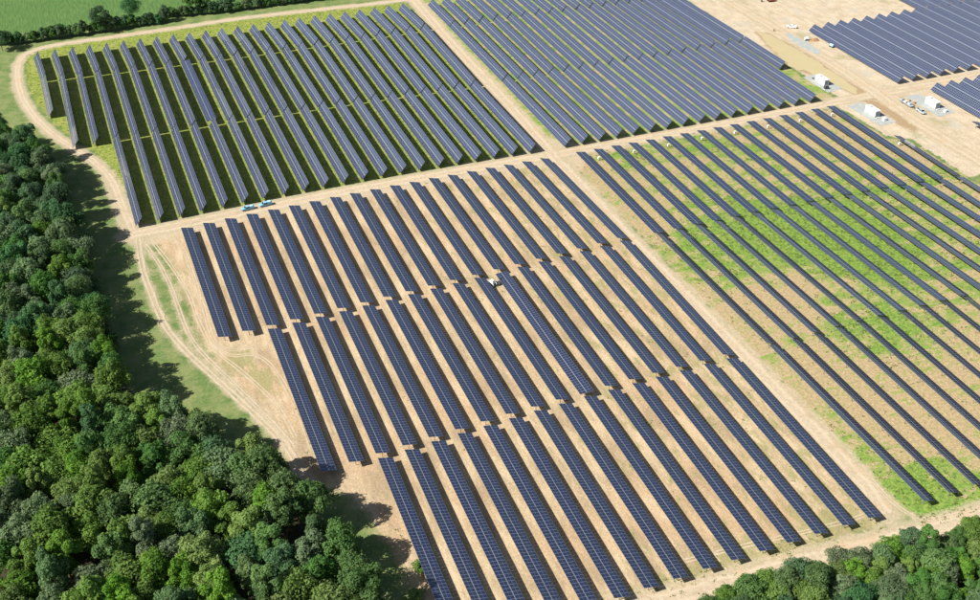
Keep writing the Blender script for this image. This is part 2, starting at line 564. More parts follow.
def build_ground():
    far = lambda a, b: np.concatenate([a-np.array([4200, 2000, 900, 400, 180, 80, 30][:7]), np.arange(a, b, 2.0), b+np.array([0, 30, 80, 180, 400, 900, 2000, 4200])])
    xs, ys = far(-64, 620), far(96, 700)
    X, Y = np.meshgrid(xs, ys)
    nx, ny = len(xs), len(ys)
    co = np.zeros((nx*ny, 3))
    co[:, 0], co[:, 1] = X.ravel(), Y.ravel()
    i = np.arange(nx*ny).reshape(ny, nx)
    q = np.stack([i[:-1, :-1], i[:-1, 1:], i[1:, 1:], i[1:, :-1]], -1).reshape(-1, 4)
    me = bpy.data.meshes.new('ground')
    me.vertices.add(len(co))
    me.vertices.foreach_set('co', co.ravel())
    me.loops.add(q.size)
    me.loops.foreach_set('vertex_index', q.ravel())
    me.polygons.add(len(q))
    me.polygons.foreach_set('loop_start', np.arange(0, q.size, 4))
    me.update(calc_edges=True)
    cl = lambda a: np.clip(a, -30, 30)
    A = {'sand': cl(poly_sd(SAND_F, X, Y)), 'lush': cl(poly_sd(LUSH, X, Y)),
         'patchy': cl(np.maximum(poly_sd(PATCHY_M, X, Y), poly_sd(PATCHY_R, X, Y))),
         'yard': cl(poly_sd(YARD, X, Y)), 'mud': cl(np.maximum(poly_sd(MUD, X, Y), poly_sd(PUDDLE, X, Y)+1.2)),
         'forest': cl(np.maximum(poly_sd(FOREST, X, Y), poly_sd(SOUTHWOOD, X, Y)))}
    v = np.full(X.shape, -30.0)
    for k, (pts, w) in ROADS.items():
        if k.startswith('mark'):
            continue
        v = np.maximum(v, w/2+(1.6 if w > 3 else .5)-line_d(smooth_line(pts, 4), X, Y))
    v = np.maximum(v, poly_sd([(26, 470), (33, 455), (36, 430), (37, 409), (46, 402), (43, 391), (34, 392), (30, 408), (27.5, 440)], X, Y)+.6)
    v = np.maximum(v, poly_sd([(214, 412), (221, 418), (231, 417), (240, 407), (240, 396), (232, 385), (226, 378), (219, 388), (210, 396)], X, Y))
    v = np.maximum(v, poly_sd([(40, 405), (100, 408), (221, 408), (221, 394), (100, 396), (40, 394)], X, Y))
    A['verge'] = v
    g = np.zeros(X.shape)
    for x, y, r, s in GREEN_SPOTS:
        g += s*np.exp(-((X-x)**2+(Y-y)**2)/(2*r*r))
    g += np.where((X > 228) & (Y > 405), .12, 0) - .03
    g += .07*np.exp(-((Y-316)/5)**2)*(X > 240) + .05*np.exp(-((Y-237)/4)**2)
    A['green'] = g
    A['weeds'] = np.clip((X-120)/80, 0, 1)*.14 + np.exp(-((Y-161)/5)**2)*.18 - .01 + .36*np.exp(-((X-60)**2)/34-((Y-301)**2)/70) + .34*np.exp(-((X-66)**2)/18-((Y-287)**2)/60) + .10*np.exp(-((X-50)**2)/12-((Y-355)**2)/900)
    for k, a in A.items():
        at = me.attributes.new(k, 'FLOAT', 'POINT')
        at.data.foreach_set('value', np.asarray(a, np.float32).ravel())
    me.materials.append(MAT['ground'])
    o = link('ground', me)
    tag(o, kind='structure')


build_ground()


def ribbon(name, pts, width, z, ruts=None):
    L = smooth_line(pts, 1.6)
    d = np.gradient(L, axis=0)
    d /= np.linalg.norm(d, axis=1, keepdims=True)+1e-9
    nrm = np.stack([-d[:, 1], d[:, 0]], 1)
    K = [-1, -.5, 0, .5, 1] if ruts is None else [-1, -.35, .35, 1]
    verts, ac = [], []
    for i, (p, n) in enumerate(zip(L, nrm)):
        for k in K:
            w = width/2*k
            if abs(k) == 1:
                w *= 1 + .34*mnoise.noise(Vector((p[0]*.16+k*9, p[1]*.16, 3))) + .26*mnoise.noise(Vector((p[0]*.6+k*9, p[1]*.7, 7)))
            q = p+n*w
            verts.append((q[0], q[1], z))
            ac.append(k)
    nk = len(K)
    faces = [(i*nk+k, i*nk+k+1, (i+1)*nk+k+1, (i+1)*nk+k) for i in range(len(L)-1) for k in range(nk-1)]
    if ruts:
        faces = [f for f in faces if (f[0] % nk) != 1]
    faces = [tuple(reversed(f)) for f in faces]
    me = bpy.data.meshes.new(name)
    me.from_pydata(verts, [], faces)
    at = me.attributes.new('across', 'FLOAT', 'POINT')
    at.data.foreach_set('value', np.array(ac, np.float32))
    me.materials.append(MAT['road'])
    tag(link(name, me), kind='structure')


for k, (key, nm) in enumerate([('perimeter', 'perimeter_track'), ('cross', 'cross_track'), ('middle', 'middle_track'), ('south', 'south_track'),
                               ('loop', 'wheel_track'), ('mark_a', 'tyre_track'), ('mark_b', 'tyre_track'), ('mark_c', 'tyre_track'), ('mark_d', 'tyre_track'), ('mark_e', 'tyre_track'), ('mark_f', 'tyre_track'), ('mark_g', 'tyre_track'), ('mark_h', 'tyre_track'), ('mark_i', 'tyre_track'), ('west', 'west_track'), ('spur', 'west_spur_track'), ('east', 'east_road')]):
    ribbon(nm, ROADS[key][0], ROADS[key][1], .012+.004*k, True if key in ('west', 'spur', 'loop') or key.startswith('mark') else None)


def sheet(name, poly, mat, z, jag=.5, kind='structure', step=1.5, straight=False):
    if straight:
        Q = np.array(list(poly)+[poly[0]], float)
        P = np.concatenate([a+(b-a)*np.linspace(0, 1, max(3, int(np.hypot(*(b-a))/.8)), endpoint=False)[:, None] for a, b in zip(Q[:-1], Q[1:])])
        P = P+rng.normal(0, .16, P.shape)
    else:
        P = smooth_line(list(poly)+[poly[0]], step)[:-1]
    c = P.mean(0)
    v = []
    for p in P:
        d = p-c
        j = 1+jag*mnoise.noise(Vector((p[0]*.25, p[1]*.25, 1)))*2/(np.hypot(*d)+.1)
        q = c+d*j
        v.append((q[0], q[1], z))
    me = bpy.data.meshes.new(name)
    n = len(v)
    me.from_pydata(v, [], [tuple(range(n))])
    if me.polygons[0].normal.z < 0:
        me.flip_normals()
    me.materials.append(MAT[mat])
    return tag(link(name, me), kind=kind)


crop = MB().add([(-2200, 655, .02), (-60, 658, .02), (80, 655, .02), (130, 651, .02), (210, 647, .02), (400, 660, .02), (400, 2400, .02), (-2200, 2400, .02)], [tuple(range(8))])
tag(crop.build('crop_field', MAT['crop']), kind='structure')
sheet('puddle', PUDDLE, 'water', .014, 1.7)
sheet('gravel_pad', [(383.6, 431.5), (392.6, 432.5), (394.6, 412), (384.4, 410)], 'gravel', .07, .25, straight=True)
sheet('gravel_pad', [(383.8, 394), (393.3, 394.6), (395.0, 369.5), (384.4, 368.5)], 'gravel', .07, .25, straight=True)
sheet('gravel_pad', [(417.8, 391), (427.2, 391.6), (429.2, 367.5), (418.2, 366.5)], 'gravel', .07, .25, straight=True)
sheet('gravel_patch', [(411.8, 489), (413.6, 482), (414.2, 467), (413.2, 456.5), (408.5, 455.6), (407.5, 468.4), (407.4, 478.5)], 'gravel', .085, .5)

# ------------------------------------------------------------------ solar tables
HUB, CHORD, MOD, GAP = 2.9, 4.9, 1.25, .085
_mod_cache = {}


def module_row_mesh(n, side):
    """n framed modules in a line along y, one half of the table's width; every module its own frame and two glass halves"""
    key = (n, side)
    if key in _mod_cache:
        return _mod_cache[key]
    a = GAP if side > 0 else -CHORD/2
    b = CHORD/2 if side > 0 else -GAP
    Lh = n*MOD/2
    V, F, MI = [], [], []
    prng = random.Random(n*2+side)
    for i in range(n):
        y0, y1 = -Lh+i*MOD+.012, -Lh+(i+1)*MOD-.012
        dz = [prng.uniform(-.006, .006) for _ in range(4)]
        o = len(V)
        c4 = [(a, y0), (b, y0), (b, y1), (a, y1)]
        V += [(x, y, .03+d) for (x, y), d in zip(c4, dz)] + [(x, y, .07+d) for (x, y), d in zip(c4, dz)]
        F += [(o+3, o+2, o+1, o), (o+4, o+5, o+6, o+7), (o, o+1, o+5, o+4), (o+1, o+2, o+6, o+5), (o+2, o+3, o+7, o+6), (o+3, o, o+4, o+7)]
        MI += [1, 0, 0, 0, 0, 0]
        m = (a+b)/2
        zf = .0745
        for xa, xb in ((a+.055, m-.03), (m+.03, b-.055)):
            o = len(V)
            ta, tb = (xa-a)/(b-a), (xb-a)/(b-a)
            zz = lambda t, s: (dz[0]*(1-t)+dz[1]*t) if s == 0 else (dz[3]*(1-t)+dz[2]*t)
            V += [(xa, y0+.055, zf+zz(ta, 0)), (xb, y0+.055, zf+zz(tb, 0)), (xb, y1-.055, zf+zz(tb, 1)), (xa, y1-.055, zf+zz(ta, 1))]
            F.append((o, o+1, o+2, o+3))
            MI.append(2)
    me = bpy.data.meshes.new('module_row')
    me.from_pydata(V, [], F)
    for mname in ('alu', 'back', 'glass'):
        me.materials.append(MAT[mname])
    me.polygons.foreach_set('material_index', MI)
    me.update()
    _mod_cache[key] = me
    return me


_tube = MB().box(-.075, .075, -.5, .5, -.11, .055).mesh('torque_tube', MAT['steel'])
_post = MB()
_post.box(-.08, .08, -.075, -.06, 0, HUB-.13).box(-.08, .08, .06, .075, 0, HUB-.13).box(-.01, .01, -.06, .06, 0, HUB-.13).box(-.14, .14, -.10, .10, HUB-.13, HUB-.112)
_post = _post.mesh('post', MAT['steel'])
_drive = MB().cyl((0, 0, -.05), .24, .36, 'y', 14).box(-.16, .42, -.14, .14, -.42, -.22).mesh('drive_unit', MAT['dark'])

FIELD = {
    'F': ('dark blue solar table on bare sand', 6, 'row from the left wood', 'solar tables on the sandy field'),
    'R': ('thin dark solar table over patchy grass', 26, 'row from the middle dirt track', 'solar tables on the patchy field'),
    'U': ('silvery solar table in upper left green field', 1, 'row from the left', 'solar tables on the upper left field'),
    'M': ('grey-blue solar table in far centre field', 26, 'row from its left dirt track', 'solar tables in the far centre field'),
    'T': ('blue solar table in far right field', 47, 'row from the muddy road', 'solar tables in the far right field'),
    'T2': ('blue solar table behind the right container', 48, 'row from that container', 'solar tables behind the right container'),
}
SEG = {'N': 'far section', 'C': 'middle section', 'S': 'near section', 'W': 'lone section'}


def solar_table(field, g, seg, xn, yn, xs_, ys_, tilt):
    base, g0, ref, grp = FIELD[field]
    row = ORD[g-g0+1]
    lab = f'{base}, {row} {ref}, {SEG[seg]}'
    if field == 'F' and g == 18 and seg == 'C':
        lab = 'flat-lying lighter grey solar table beside the white loader on the sandy field'
    if field == 'U' and g == 9 and seg == 'C':
        lab = 'flatter violet-blue solar table among the silvery ones in the upper left field'
    if seg == 'W':
        lab = 'dark short solar table facing the other way at the right photo edge'
    L = math.hypot(xn-xs_, yn-ys_)
    n = int(round(L/MOD))
    s = L/(n*MOD)
    rz = math.atan2(-(xn-xs_), yn-ys_)
    t = empty('solar_table', ((xn+xs_)/2, (yn+ys_)/2, 0), rz, lab, 'solar panel', grp)
    tl = tilt+random.uniform(-1.6, 1.6)
    t.location.z = random.uniform(-.10, .06)
    t.location.x += random.uniform(-.10, .10)
    for side in (-1, 1):
        o = link('module_row', module_row_mesh(n, side), t)
        o['kind'] = 'stuff'
        o.location = (0, 0, HUB)
        o.rotation_euler = (0, -R(tl), 0)
        o.scale = (1, s, 1)
    o = link('torque_tube', _tube, t)
    o.location = (0, 0, HUB)
    o.rotation_euler = (0, -R(tl), 0)
    o.scale = (1, L*.996, 1)
    o = link('drive_unit', _drive, t)
    o.location = (0, 0, HUB)
    k = max(3, int(L/12))
    for i in range(k):
        p = link('post', _post, t)
        p.location = (0, -L/2+1.5+(L-3)*i/(k-1), 0)
    return t


TABLES = [
    ('F', 6, 'N', 55.72, 394.09, 57.43, 313.83, -13.0), ('F', 7, 'N', 64.79, 394.42, 66.16, 314.04, -13.1), ('F', 8, 'N', 73.85, 394.71, 74.91, 314.27, -13.2), ('F', 8, 'C', 74.91, 312.17, 75.31, 234.75, -13.2),
    ('F', 9, 'N', 82.9, 394.97, 83.7, 314.51, -13.3), ('F', 9, 'C', 83.7, 312.41, 84.07, 235.36, -13.3), ('F', 10, 'N', 91.93, 395.19, 92.51, 314.76, -13.4), ('F', 10, 'C', 92.51, 312.66, 92.85, 235.92, -13.4),
    ('F', 10, 'S', 92.85, 233.82, 91.53, 159.19, -13.4), ('F', 11, 'N', 100.96, 395.37, 101.35, 315.03, -13.6), ('F', 11, 'C', 101.35, 312.93, 101.65, 236.43, -13.6), ('F', 11, 'S', 101.65, 234.33, 100.53, 159.19, -13.6),
    ('F', 12, 'N', 109.97, 395.52, 110.22, 315.32, -13.7), ('F', 12, 'C', 110.22, 313.22, 110.48, 236.89, -13.7), ('F', 12, 'S', 110.48, 234.79, 109.53, 159.19, -13.7), ('F', 13, 'N', 118.97, 395.63, 119.12, 315.62, -13.8),
    ('F', 13, 'C', 119.12, 313.52, 119.33, 237.3, -13.8), ('F', 13, 'S', 119.33, 235.2, 118.53, 159.19, -13.8), ('F', 14, 'N', 127.95, 395.7, 128.05, 315.93, -13.9), ('F', 14, 'C', 128.05, 313.83, 128.21, 237.66, -13.9),
    ('F', 14, 'S', 128.21, 235.56, 127.45, 159.25, -13.9), ('F', 15, 'N', 136.93, 395.73, 137.01, 316.26, -14.0), ('F', 15, 'C', 137.01, 314.16, 137.12, 237.98, -14.0), ('F', 15, 'S', 137.12, 235.88, 136.39, 159.28, -14.0),
    ('F', 16, 'N', 145.89, 395.73, 146.0, 316.6, -14.1), ('F', 16, 'C', 146.0, 314.5, 146.05, 238.24, -14.1), ('F', 16, 'S', 146.05, 236.14, 145.34, 159.28, -14.1), ('F', 17, 'N', 154.84, 395.69, 155.02, 316.96, -14.2),
    ('F', 17, 'C', 155.02, 314.86, 155.0, 238.46, -14.2), ('F', 17, 'S', 155.0, 236.36, 154.3, 159.23, -14.2), ('F', 18, 'N', 163.77, 395.61, 164.06, 317.33, -14.3), ('F', 18, 'C', 164.06, 315.23, 163.98, 238.62, 3),
    ('F', 18, 'S', 163.98, 236.52, 163.28, 159.15, -14.3), ('F', 19, 'N', 172.7, 395.5, 173.14, 317.72, -14.4), ('F', 19, 'C', 173.14, 315.62, 172.99, 238.74, -14.4), ('F', 19, 'S', 172.99, 236.64, 172.28, 159.04, -14.4),
    ('F', 20, 'N', 181.61, 395.35, 182.25, 318.12, -14.6), ('F', 20, 'C', 182.25, 316.02, 182.02, 238.81, -14.6), ('F', 20, 'S', 182.02, 236.71, 181.29, 158.88, -14.6), ('F', 21, 'N', 190.51, 395.16, 191.38, 318.53, -14.7),
    ('F', 21, 'C', 191.38, 316.43, 191.07, 238.82, -14.7), ('F', 21, 'S', 191.07, 236.72, 190.31, 158.69, -14.7), ('F', 22, 'N', 199.4, 394.94, 200.54, 318.96, -14.8), ('F', 22, 'C', 200.54, 316.86, 200.15, 238.79, -14.8),
    ('F', 22, 'S', 200.15, 236.69, 199.35, 158.47, -14.8), ('F', 23, 'N', 208.28, 394.67, 209.74, 319.41, -14.9), ('F', 23, 'C', 209.74, 317.31, 209.26, 238.71, -14.9), ('F', 23, 'S', 209.26, 236.61, 208.4, 158.21, -14.9),
    ('F', 24, 'N', 217.14, 394.37, 218.96, 319.87, -15.0), ('F', 24, 'C', 218.96, 317.77, 218.39, 238.58, -15.0), ('F', 24, 'S', 218.39, 236.48, 217.47, 157.91, -15.0), ('R', 26, 'N', 235.11, 393.93, 234.86, 317.94, -10.0),
    ('R', 26, 'C', 234.86, 316.94, 235.8, 238.33, -22.0), ('R', 26, 'S', 235.8, 237.33, 236.12, 157.3, -22), ('R', 27, 'N', 243.99, 393.69, 243.86, 318.01, -9.8), ('R', 27, 'C', 243.86, 317.01, 245.03, 238.3, -21.2),
    ('R', 27, 'S', 245.03, 237.3, 245.22, 157.3, -22), ('R', 28, 'N', 252.91, 393.47, 252.87, 318.0, -9.6), ('R', 28, 'C', 252.87, 317.0, 254.26, 238.23, -20.5), ('R', 28, 'S', 254.26, 237.23, 254.32, 157.3, -22),
    ('R', 29, 'N', 261.86, 393.26, 261.9, 317.93, -9.4), ('R', 29, 'C', 261.9, 316.93, 263.5, 238.13, -19.8), ('R', 29, 'S', 263.5, 237.13, 263.42, 157.3, -22), ('R', 30, 'N', 270.84, 393.06, 270.94, 317.79, -9.2),
    ('R', 30, 'C', 270.94, 316.79, 272.74, 237.99, -19.0), ('R', 30, 'S', 272.74, 236.99, 272.52, 157.3, -22), ('R', 31, 'N', 279.85, 392.87, 280.0, 317.58, -9.0), ('R', 31, 'C', 280.0, 316.58, 281.98, 237.81, -18.2),
    ('R', 31, 'S', 281.98, 236.81, 281.62, 157.3, -22), ('R', 32, 'N', 288.89, 392.7, 289.07, 317.3, -8.8), ('R', 32, 'C', 289.07, 316.3, 291.22, 237.6, -17.5), ('R', 32, 'S', 291.22, 236.6, 290.72, 157.3, -22),
    ('R', 33, 'N', 297.97, 392.53, 298.16, 316.96, -8.6), ('R', 33, 'C', 298.16, 315.96, 300.46, 237.35, -16.8), ('R', 33, 'S', 300.46, 236.35, 299.82, 157.3, -22), ('R', 34, 'N', 307.07, 392.38, 307.26, 316.55, -8.4),
    ('R', 34, 'C', 307.26, 315.55, 309.7, 237.07, -16.0), ('R', 34, 'S', 309.7, 236.07, 308.92, 157.3, -22), ('R', 35, 'N', 316.21, 392.24, 316.38, 316.08, -8.2), ('R', 35, 'C', 316.38, 315.08, 318.95, 236.75, -15.2),
    ('R', 35, 'S', 318.95, 235.75, 318.02, 157.3, -22), ('R', 36, 'N', 325.38, 392.11, 325.51, 315.53, -8.0), ('R', 36, 'C', 325.51, 314.53, 328.2, 236.39, -14.5), ('R', 36, 'S', 328.2, 235.39, 327.12, 157.3, -22),
    ('R', 37, 'N', 334.58, 392.0, 334.66, 314.92, -7.8), ('R', 37, 'C', 334.66, 313.92, 337.45, 236.0, -13.8), ('R', 37, 'S', 337.45, 235.0, 336.22, 157.3, -22), ('R', 38, 'N', 343.81, 391.89, 343.83, 314.25, -7.6),
    ('R', 38, 'C', 343.83, 313.25, 346.71, 235.57, -13.0), ('R', 39, 'N', 353.07, 391.8, 353.01, 313.5, -7.4), ('R', 39, 'C', 353.01, 312.5, 355.96, 235.1, -12.2), ('R', 40, 'N', 362.36, 391.71, 362.2, 312.69, -7.2),
    ('R', 40, 'C', 362.2, 311.69, 365.22, 234.6, -11.5), ('R', 41, 'N', 371.68, 391.64, 371.41, 311.81, -7.0), ('R', 41, 'C', 371.41, 310.81, 372.41, 236.5, -10.8), ('R', 42, 'N', 381.04, 352.7, 380.64, 310.87, -18),
    ('R', 42, 'C', 380.64, 309.87, 381.64, 236.5, -14), ('U', 1, 'N', 4.76, 611.43, 7.16, 577.49, 50), ('U', 1, 'C', 7.16, 576.49, 8.78, 529.4, 50), ('U', 2, 'N', 13.94, 610.95, 16.32, 576.69, 50),
    ('U', 2, 'C', 16.32, 575.69, 17.96, 489.8, 50), ('U', 3, 'N', 23.11, 610.48, 25.47, 575.93, 50), ('U', 3, 'C', 25.47, 574.93, 27.12, 489.8, 50), ('U', 4, 'N', 32.28, 610.05, 34.62, 575.21, 50),
    ('U', 4, 'C', 34.62, 574.21, 36.27, 491.69, 50), ('U', 4, 'S', 36.27, 490.69, 37.85, 406.24, 50), ('U', 5, 'N', 41.45, 609.63, 43.76, 574.54, 50), ('U', 5, 'C', 43.76, 573.54, 45.4, 491.65, 50),
    ('U', 5, 'S', 45.4, 490.65, 46.82, 406.81, 50), ('U', 6, 'N', 50.61, 609.24, 52.9, 573.91, 50), ('U', 6, 'C', 52.9, 572.91, 54.51, 491.59, 50), ('U', 6, 'S', 54.51, 490.59, 55.79, 407.31, 50),
    ('U', 7, 'N', 59.77, 608.88, 62.03, 573.33, 50), ('U', 7, 'C', 62.03, 572.33, 63.6, 491.49, 50), ('U', 7, 'S', 63.6, 490.49, 64.75, 407.75, 50), ('U', 8, 'N', 68.93, 608.54, 71.16, 572.79, 50),
    ('U', 8, 'C', 71.16, 571.79, 72.68, 491.36, 50), ('U', 8, 'S', 72.68, 490.36, 73.7, 408.13, 50), ('U', 9, 'N', 78.08, 608.23, 80.28, 572.3, 50), ('U', 9, 'C', 80.28, 571.3, 81.74, 491.19, 12),
    ('U', 9, 'S', 81.74, 490.19, 82.64, 408.44, 50), ('U', 10, 'N', 87.23, 607.94, 89.4, 571.85, 50), ('U', 10, 'C', 89.4, 570.85, 90.78, 490.99, 50), ('U', 10, 'S', 90.78, 489.99, 91.58, 408.69, 50),
    ('U', 11, 'N', 96.38, 607.67, 98.51, 571.44, 50), ('U', 11, 'C', 98.51, 570.44, 99.81, 490.76, 50), ('U', 11, 'S', 99.81, 489.76, 100.51, 408.88, 50), ('U', 12, 'N', 105.52, 607.43, 107.62, 571.08, 50),
    ('U', 12, 'C', 107.62, 570.08, 108.82, 490.49, 50), ('U', 12, 'S', 108.82, 489.49, 109.43, 409.0, 50), ('U', 13, 'N', 114.66, 607.21, 116.73, 570.76, 50), ('U', 13, 'C', 116.73, 569.76, 117.81, 490.19, 50),
    ('U', 13, 'S', 117.81, 489.19, 118.34, 409.06, 50), ('U', 14, 'N', 123.79, 607.02, 125.82, 570.49, 50), ('U', 14, 'C', 125.82, 569.49, 126.78, 489.86, 50), ('U', 14, 'S', 126.78, 488.86, 127.25, 409.05, 50),
    ('U', 15, 'N', 132.92, 606.85, 134.92, 570.26, 50), ('U', 15, 'C', 134.92, 569.26, 135.74, 489.49, 50), ('U', 15, 'S', 135.74, 488.49, 136.15, 408.98, 50), ('U', 16, 'N', 142.05, 606.71, 144.01, 570.07, 50),
    ('U', 16, 'C', 144.01, 569.07, 144.68, 489.09, 50), ('U', 16, 'S', 144.68, 488.09, 145.04, 408.84, 50), ('U', 17, 'N', 151.17, 606.59, 153.09, 569.93, 50), ('U', 17, 'C', 153.09, 568.93, 153.61, 488.66, 50),
    ('U', 17, 'S', 153.61, 487.66, 153.93, 408.65, 50), ('U', 18, 'N', 160.29, 606.5, 162.17, 569.84, 50), ('U', 18, 'C', 162.17, 568.84, 162.52, 488.19, 50), ('U', 18, 'S', 162.52, 487.19, 162.8, 408.39, 50),
    ('U', 19, 'N', 169.4, 606.43, 171.25, 569.78, 50), ('U', 19, 'C', 171.25, 568.78, 171.41, 487.69, 50), ('U', 19, 'S', 171.41, 486.69, 171.67, 408.06, 50), ('U', 20, 'N', 178.51, 606.39, 180.32, 569.78, 50),
    ('U', 20, 'C', 180.32, 568.78, 180.28, 487.15, 50), ('U', 20, 'S', 180.28, 486.15, 180.54, 407.67, 50), ('U', 21, 'N', 187.62, 606.37, 189.39, 569.81, 50), ('U', 21, 'C', 189.39, 568.81, 189.14, 486.59, 50),
    ('U', 21, 'S', 189.14, 485.59, 189.39, 407.22, 50), ('U', 22, 'N', 196.73, 606.37, 198.45, 569.89, 50), ('U', 22, 'C', 198.45, 568.89, 197.98, 485.98, 50), ('U', 22, 'S', 197.98, 484.98, 198.24, 406.7, 50),
    ('U', 23, 'N', 205.83, 606.4, 207.5, 570.02, 50), ('U', 23, 'C', 207.5, 569.02, 206.8, 485.35, 50), ('U', 23, 'S', 206.8, 484.35, 207.08, 406.12, 50), ('U', 24, 'N', 214.92, 606.46, 216.55, 570.19, 50),
    ('U', 24, 'C', 216.55, 569.19, 215.61, 484.68, 50), ('U', 24, 'S', 215.61, 483.68, 215.92, 405.48, 50), ('M', 26, 'N', 234.01, 607.0, 234.21, 568.42, 48), ('M', 26, 'C', 234.21, 567.42, 233.91, 484.82, 48),
    ('M', 26, 'S', 233.91, 483.97, 233.54, 404.72, 48), ('M', 27, 'N', 243.09, 607.0, 243.29, 568.25, 48), ('M', 27, 'C', 243.29, 567.25, 242.63, 484.57, 48), ('M', 27, 'S', 242.63, 483.72, 242.43, 404.51, 48),
    ('M', 28, 'N', 252.13, 607.0, 252.33, 568.04, 48), ('M', 28, 'C', 252.33, 567.04, 251.39, 484.35, 48), ('M', 28, 'S', 251.39, 483.5, 251.34, 404.31, 48), ('M', 29, 'N', 261.13, 607.0, 261.33, 567.81, 48),
    ('M', 29, 'C', 261.33, 566.81, 260.19, 484.14, 48), ('M', 29, 'S', 260.19, 483.29, 260.27, 404.13, 48), ('M', 30, 'N', 270.1, 607.0, 270.3, 567.54, 48), ('M', 30, 'C', 270.3, 566.54, 269.03, 483.96, 48),
    ('M', 30, 'S', 269.03, 483.11, 269.22, 403.95, 48), ('M', 31, 'N', 279.03, 607.0, 279.23, 567.24, 48), ('M', 31, 'C', 279.23, 566.24, 277.91, 483.8, 48), ('M', 31, 'S', 277.91, 482.95, 278.2, 403.79, 48),
    ('M', 32, 'N', 287.93, 607.0, 288.13, 566.91, 48), ('M', 32, 'C', 288.13, 565.91, 286.82, 483.66, 48), ('M', 32, 'S', 286.82, 482.81, 287.19, 403.64, 48), ('M', 33, 'N', 296.79, 607.0, 296.99, 566.55, 48),
    ('M', 33, 'C', 296.99, 565.55, 295.78, 483.54, 48), ('M', 33, 'S', 295.78, 482.69, 296.21, 403.5, 48), ('M', 34, 'N', 305.61, 607.0, 305.81, 566.16, 48), ('M', 34, 'C', 305.81, 565.16, 304.78, 483.45, 48),
    ('M', 34, 'S', 304.78, 482.6, 305.26, 403.37, 48), ('M', 35, 'N', 314.4, 607.0, 314.6, 565.73, 48), ('M', 35, 'C', 314.6, 564.73, 313.81, 483.37, 48), ('M', 35, 'S', 313.81, 482.52, 314.32, 403.25, 48),
    ('M', 36, 'N', 323.16, 607.0, 323.36, 565.27, 48), ('M', 36, 'C', 323.36, 564.27, 322.88, 483.32, 48), ('M', 36, 'S', 322.88, 482.47, 323.41, 403.15, 48), ('M', 37, 'N', 331.87, 607.0, 332.07, 564.79, 48),
    ('M', 37, 'C', 332.07, 563.79, 332.0, 483.3, 48), ('M', 37, 'S', 332.0, 482.45, 332.52, 403.05, 48), ('M', 38, 'N', 340.56, 607.0, 340.76, 564.26, 48), ('M', 38, 'C', 340.76, 563.26, 341.15, 483.29, 48),
    ('M', 38, 'S', 341.15, 482.44, 341.65, 402.97, 48), ('M', 39, 'N', 349.2, 607.0, 349.4, 563.71, 48), ('M', 39, 'C', 349.4, 562.71, 350.34, 483.31, 48), ('M', 39, 'S', 350.34, 482.46, 350.81, 402.9, 48),
    ('M', 40, 'N', 358.2, 607.0, 358.4, 563.71, 48), ('M', 40, 'C', 358.4, 562.71, 359.57, 483.35, 48), ('M', 40, 'S', 359.57, 482.5, 359.99, 402.84, 48), ('M', 41, 'N', 367.2, 607.0, 367.4, 563.71, 48),
    ('M', 41, 'C', 367.4, 562.71, 368.84, 483.41, 48), ('M', 41, 'S', 368.84, 482.56, 369.19, 402.79, 48), ('M', 42, 'N', 376.2, 607.0, 376.4, 563.71, 48), ('M', 42, 'C', 376.4, 562.71, 378.15, 483.49, 48),
    ('M', 42, 'S', 378.15, 482.64, 378.45, 443.4, 48), ('T', 47, 'S', 425.7, 483.8, 425.7, 405.0, 45), ('T', 48, 'S', 434.8, 483.8, 434.8, 405.0, 45), ('T2', 48, 'N', 435.42, 391.6, 435.42, 313.0, 45),
    ('T', 49, 'S', 443.9, 483.8, 443.9, 405.0, 45), ('T2', 49, 'N', 444.52, 391.6, 444.52, 313.0, 45), ('T', 50, 'S', 453.0, 483.8, 453.0, 405.0, 45), ('T2', 50, 'N', 453.62, 391.6, 453.62, 313.0, 45),
    ('T', 51, 'S', 462.1, 483.8, 462.1, 405.0, 45), ('T2', 51, 'N', 462.72, 391.6, 462.72, 313.0, 45), ('T', 52, 'S', 471.2, 483.8, 471.2, 405.0, 45), ('T2', 52, 'N', 471.82, 391.6, 471.82, 313.0, 45),
    ('T', 53, 'S', 480.3, 483.8, 480.3, 405.0, 45), ('T2', 53, 'N', 480.92, 391.6, 480.92, 313.0, 45), ('T', 54, 'S', 489.4, 483.8, 489.4, 405.0, 45), ('T2', 54, 'N', 490.02, 391.6, 490.02, 313.0, 45),
    ('T', 55, 'S', 498.5, 483.8, 498.5, 405.0, 45), ('T', 56, 'S', 507.6, 483.8, 507.6, 405.0, 45), ('T', 56, 'N', 507.6, 565.0, 507.6, 484.4, 45), ('T', 57, 'S', 516.7, 483.8, 516.7, 405.0, 45),
    ('T', 57, 'N', 516.7, 565.0, 516.7, 484.4, 45), ('T', 58, 'S', 525.8, 483.8, 525.8, 405.0, 45), ('T', 58, 'N', 525.8, 565.0, 525.8, 484.4, 45), ('T', 59, 'S', 534.9, 483.8, 534.9, 405.0, 45),
    ('T', 59, 'N', 534.9, 565.0, 534.9, 484.4, 45), ('T', 60, 'S', 544.0, 483.8, 544.0, 405.0, 45), ('T', 60, 'N', 544.0, 565.0, 544.0, 484.4, 45), ('T', 61, 'S', 553.1, 483.8, 553.1, 405.0, 45),
    ('T', 61, 'N', 553.1, 565.0, 553.1, 484.4, 45), ('T', 62, 'S', 562.2, 483.8, 562.2, 405.0, 45), ('T', 62, 'N', 562.2, 565.0, 562.2, 484.4, 45), ('T2', 47, 'W', 425.8, 351.0, 425.8, 313.0, -14),
]
for row in TABLES:
    solar_table(*row)


